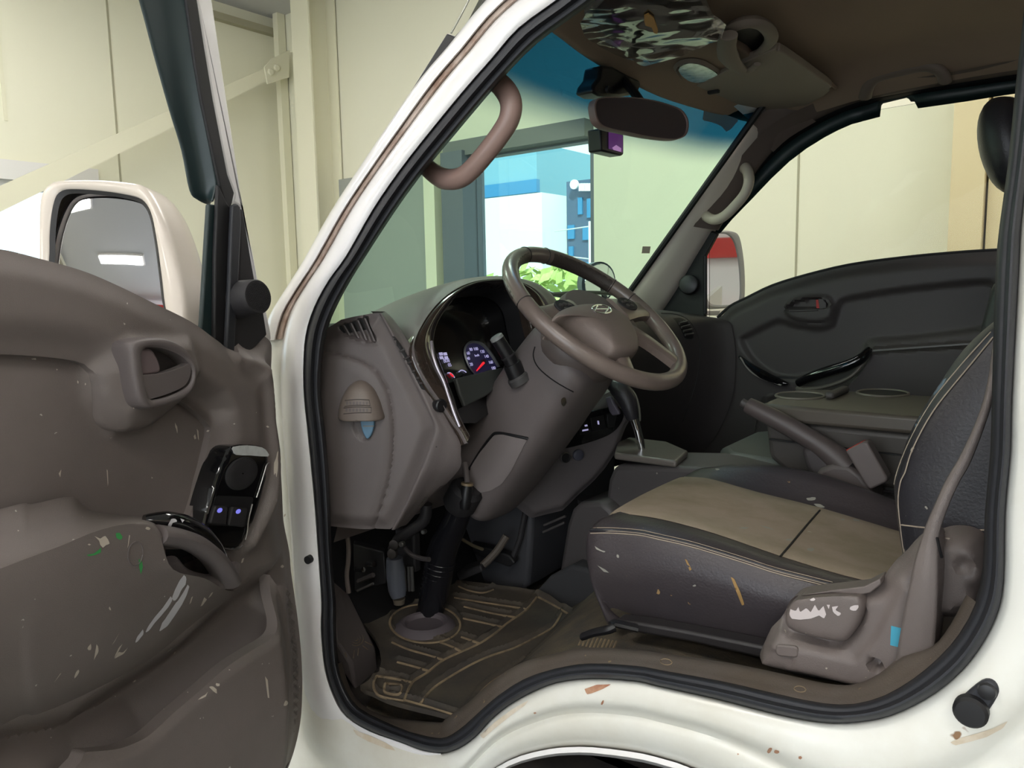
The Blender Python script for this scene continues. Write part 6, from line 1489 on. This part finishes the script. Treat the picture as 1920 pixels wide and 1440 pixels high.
# ============================================================ PASSENGER DOOR
pdoor = thing('passenger_door', 'closed passenger door, its plastic coloured dark for shade, seen across the cab with its window', 'door', (-.6, 2.35, 1.0))
FP = Frame((0, 2.35, 0), (1, 0, 0), (0, 0, 1)); TPd = FP.tr
topp = [(1300,600),(1342,597),(1365,576),(1397,560),(1445,537),(1510,517),(1591,498),(1687,485),(1780,476),(1875,470),(1990,466)]
ol = cr(FP.trs(topp), 3) + FP.trs([(1990,860),(1600,1000),(1400,1000),(1280,850),(1270,700)])
ins = FP.trs([(1392,640),(1400,632),(1440,612),(1460,605),(1485,612),(1520,618),(1545,618),(1562,610),(1568,595),(1574,575),(1582,565),(1620,557),(1700,545),(1830,532),(1858,536),(1862,560),(1855,590),(1835,615),(1700,632),(1630,638),(1618,655),(1600,672),(1560,690),(1500,705),(1460,705),(1430,690),(1405,665)])
hpd = FP.trs([(1474,572),(1490,560),(1520,554),(1548,554),(1560,562),(1562,585),(1555,598),(1535,604),(1505,602),(1482,595),(1473,583)])
hrec = FP.trs([(1476,577),(1490,566),(1520,559),(1536,559),(1550,566),(1550,577),(1478,580)])
armp = FP.trs([(1635,652),(1830,640),(1990,630),(1990,900),(1400,900),(1430,745),(1520,735),(1590,715),(1615,690)])
insx = cr(ins, 3, True)
def hpdoor(U, V):
    s = sdf(U, V, insx); h = -.012 * sst(s, -.012, .0) - .004 * sst(s, 0, .004)
    h += .012 * sst(sdf(U, V, cr(hpd, 3, True)), -.004, .006); h += -.022 * sst(sdf(U, V, cr(hrec, 2, True)), -.002, .004)
    h += .055 * sst(sdf(U, V, armp), -.004, .016)
    dT = dseg(U, V, ol[:30], False); h += .02 * sst(dT, 0, .04) - .02
    return h
PDR = relief('door_trim', FP, ol, hpdoor, mat('shaded_door_plastic', (62, 57, 56), .55, bump=.3, bscale=700), pdoor, step=.008, back=.03)  # same plastic as the near door, a darker copy with shade coloured in
PDB = bvh(PDR)
P = [FP.pt(*TPd(a, b, .012), -.004) for a, b in ((1533,560),(1542,560),(1549,568),(1549,578),(1536,580))]
prism('lock_tab', P, (0, -.014, 0), M_trimdk, pdoor, bevel=.002)
P = [FP.pt(*TPd(a, b, .012), -.006) for a, b in ((1529,562),(1534,562),(1536,578),(1530,578))]; prism('red_marker', P, (0, -.014, 0), M_red, pdoor)
P = [FP.pt(*TPd(a, b, .016), .004) for a, b in ((1478,581),(1532,580),(1534,583),(1480,585))]; prism('door_handle', P, (0, -.012, 0), M_trimdk, pdoor, bevel=.002)
tube('pull_handle', [atY(1498,718,2.28), atY(1525,706,2.265), atY(1555,696,2.26), atY(1590,685,2.262), atY(1615,672,2.27), atY(1630,655,2.29)], [.016,.020,.021,.020,.018,.012], M_gloss, pdoor, seg=16, n=4, flat=.8)
tube('pull_surround', [atY(1494,728,2.29), atY(1530,728,2.275), atY(1570,718,2.27), atY(1600,702,2.272), atY(1620,680,2.28)], .007, mat('scuffed_edge', (110, 106, 96), .6), pdoor, seg=10, n=4, flat=.8)
tube('switch_strip', [atY(1386,668,2.33), atY(1405,685,2.325), atY(1430,702,2.32), atY(1460,716,2.32), atY(1478,720,2.32)], [.004,.010,.014,.012,.004], M_gloss, pdoor, seg=10, n=4)
tube('strip_edge', [atY(1388,670,2.322), atY(1406,695,2.318), atY(1430,710,2.315), atY(1465,722,2.312)], .0028, mat('pale_edge', (150, 145, 138), .5), pdoor, seg=6, n=4)
tube('armrest_edge', [atY(1632,658,2.29), atY(1700,653,2.288), atY(1800,646,2.286), atY(1880,641,2.286)], .0035, mat('bright_edge', (100, 98, 96), .4), pdoor, seg=6)
# sail and tweeter
P = L([(1333,432),(1345,438),(1322,480),(1321,560),(1322,603),(1212,592),(1240,545),(1270,505),(1305,455)], 2.345)
prism('mirror_sail', P, (0, .02, 0), M_rubd, pdoor, bevel=.004)
c = atY(1293, 534, 2.335); V, Fc = latheg(c, (.25, -1, .1), [(-.01, .032), (.012, .032), (.024, .030), (.026, .026), (.0262, .001)], seg=28); mk('tweeter', V, Fc, M_black, pdoor)
tube('window_guide', [atY(1322, 588, 2.34), atY(1322, 480, 2.34)], .007, M_rubd, pdoor, seg=8)
# window surround: smoked strip with its odd notches, black outer line
inn = [(1334,447),(1353,435),(1372,412),(1413,370),(1445,336),(1480,303),(1513,278),(1547,257),(1572,244),(1597,233),(1650,219),(1652,198),(1656,193),(1700,182),(1705,184),(1709,190),(1716,190),(1722,203),(1765,197),(1813,190),(1880,179),(1907,175),(1990,163)]
outo = [(1318,432),(1335,415),(1355,388),(1398,340),(1430,306),(1465,272),(1500,247),(1538,225),(1565,212),(1590,201),(1640,187),(1642,185),(1652,183),(1695,175),(1700,173),(1705,172),(1712,171),(1718,170),(1765,163),(1812,157),(1880,147),(1907,144),(1990,133)]
strip = loft('rain_visor', [L(outo, 2.375), L(inn, 2.385)], M_visorgl, pdoor, solid=.004, angle=0)
lab(strip, 'smoked dark green strip along the window top')
fa_ = resample([(a - 4, b - 8) for a, b in railo], 18, False); fb_ = resample(cr(outo, 2), 18, False); n_ = min(len(fa_), len(fb_))
fa_ = [fa_[int(i * (len(fa_) - 1) / 39)] for i in range(40)]; fb_ = [fb_[int(i * (len(fb_) - 1) / 39)] for i in range(40)]
loft('window_frame', [L(fa_, 2.345), L([(a, b + 4) for a, b in fb_], 2.37)], M_rubd, pdoor, solid=.004, angle=0)
ro_ = [(a - 3, b - 5) for a, b in railo]
tube('window_rubber', L([(1322,590),(1320,470),(1330,420),(1350,386),(1374,354),(1408,318),(1434,290),(1462,264),(1501,239),(1543,216),(1608,190),(1700,170),(1780,155),(1907,136),(1990,124)], 2.365), .006, M_rubd, pdoor, seg=8, n=3)
tube('belt_rubber', [p + Vector((0, .015, .002)) for p in L(topp[1:], 2.36)], .005, M_rubd, pdoor, seg=8, n=3)
M_clear = glass_mat('side_glass', (.96, .98, .95), refl=.01)
P = L([(1330,600),(1330,450),(1380,395),(1470,300),(1550,245),(1650,205),(1800,180),(1990,150),(1990,480),(1700,490),(1500,525)], 2.378)
prism('window_glass', P, (0, .004, 0), M_clear, pdoor, smooth=False)
prism('outer_skin', [(-1.1, 2.44, 1.32), (.2, 2.44, 1.45), (.2, 2.44, .5), (-1.1, 2.44, .5)], (0, .02, 0), M_white, pdoor, smooth=False)
# far mirror
mir2 = thing('door_mirror', 'passenger side outside mirror with grey shell reflecting red and white', 'door mirror', atY(1355, 510, 2.62))
F2m = Frame(atY(1353, 505, 2.60), Vector((.6, .8, 0)), (0, 0, 1))
G = cr(F2m.trs([(1322,452),(1332,442),(1350,438),(1366,440),(1378,455),(1386,490),(1389,530),(1388,560),(1380,570),(1345,572),(1328,566),(1322,540),(1320,490)]), 3, True)
O = cr(F2m.trs([(1318,440),(1330,434),(1352,433),(1375,435),(1386,445),(1393,480),(1396,520),(1395,562),(1388,572),(1350,578),(1326,575),(1316,550),(1314,490)]), 3, True)
cg = (sum(p[0] for p in G) / len(G), sum(p[1] for p in G) / len(G))
loft('mirror_shell', [[F2m.pt(*p, -.004) for p in G], [F2m.pt(*p, .004) for p in G], [F2m.pt(*p, .002) for p in O], [F2m.pt(*p, -.03) for p in O], [F2m.pt(cg[0] + (p[0] - cg[0]) * .7, cg[1] + (p[1] - cg[1]) * .7, -.07) for p in O]], mat('grey_mirror_shell', (150, 146, 144), .4), mir2, closed=True, nv=2, caps=False)
prism('mirror_glass', [F2m.pt(*p, -.002) for p in G], -F2m.w * .003, M_mirror, mir2, smooth=False)
box('mirror_foot', atY(1352, 585, 2.52), (.05, .14, .02), M_cream, mir2, bevel=.005)

# ============================================================ OUTSIDE THE WINDSCREEN, ON THE CAB
wp = thing('wiper', 'black windscreen wiper lying along the bottom of the glass', 'wiper', atX(1070, 552, -1.46))
tube('wiper_blade', [atX(1005,552,-1.42), atX(1040,552,-1.44), atX(1080,549,-1.46), atX(1125,549,-1.47), atX(1160,552,-1.47)], .007, M_rubd, wp, seg=8, n=3)
tube('wiper_arm', [atX(1012,545,-1.43), atX(1026,548,-1.44), atX(1055,556,-1.45), atX(1100,553,-1.46)], .006, M_black, wp, seg=8, n=3)
fmx = thing('front_mirror', 'small rounded front blind spot mirror outside beyond the windscreen', 'mirror', atX(1125, 525, -1.75))
c = atX(1120, 530, -1.75); V, Fc = latheg(c, (.9, -.35, -.1), [(.0, .085), (.01, .09), (-.03, .085), (-.07, .05), (-.08, .01)], seg=28); mk('mirror_shell', V, Fc, mat('blue_grey_shell', (92, 104, 116), .3), fmx)
V, Fc = latheg(c + Vector((.012, 0, 0)), (.9, -.35, -.1), [(0, .08), (.002, .078)], seg=28); mk('mirror_glass', V, Fc, M_mirror, fmx)
tube('mirror_stem', [c, c + Vector((.05, .05, -.12)), c + Vector((.2, .02, -.22))], .008, M_blackm, fmx, seg=8)
# black deflector strip and aerial on the near windscreen pillar
ds = thing('wind_deflector', 'black plastic deflector strip on the outside of the near windscreen pillar', 'wind deflector', side(815, 120, .03))
P = [side(a, b, .03) for a, b in ((764,183),(770,170),(838,62),(852,68),(868,50),(880,46),(876,58),(840,98),(800,142),(766,186))]
prism('deflector_strip', P, (0, .012, 0), M_black, ds, bevel=.002)
tag(tube('aerial', [side(846, 62, .04), side(858, 40, .06), side(882, -6, .12), side(900, -45, .16)], .0016, mat('pale_wire', (190, 190, 175), .5), None, seg=6, n=3), 'thin pale aerial rising behind the windscreen pillar', 'aerial')
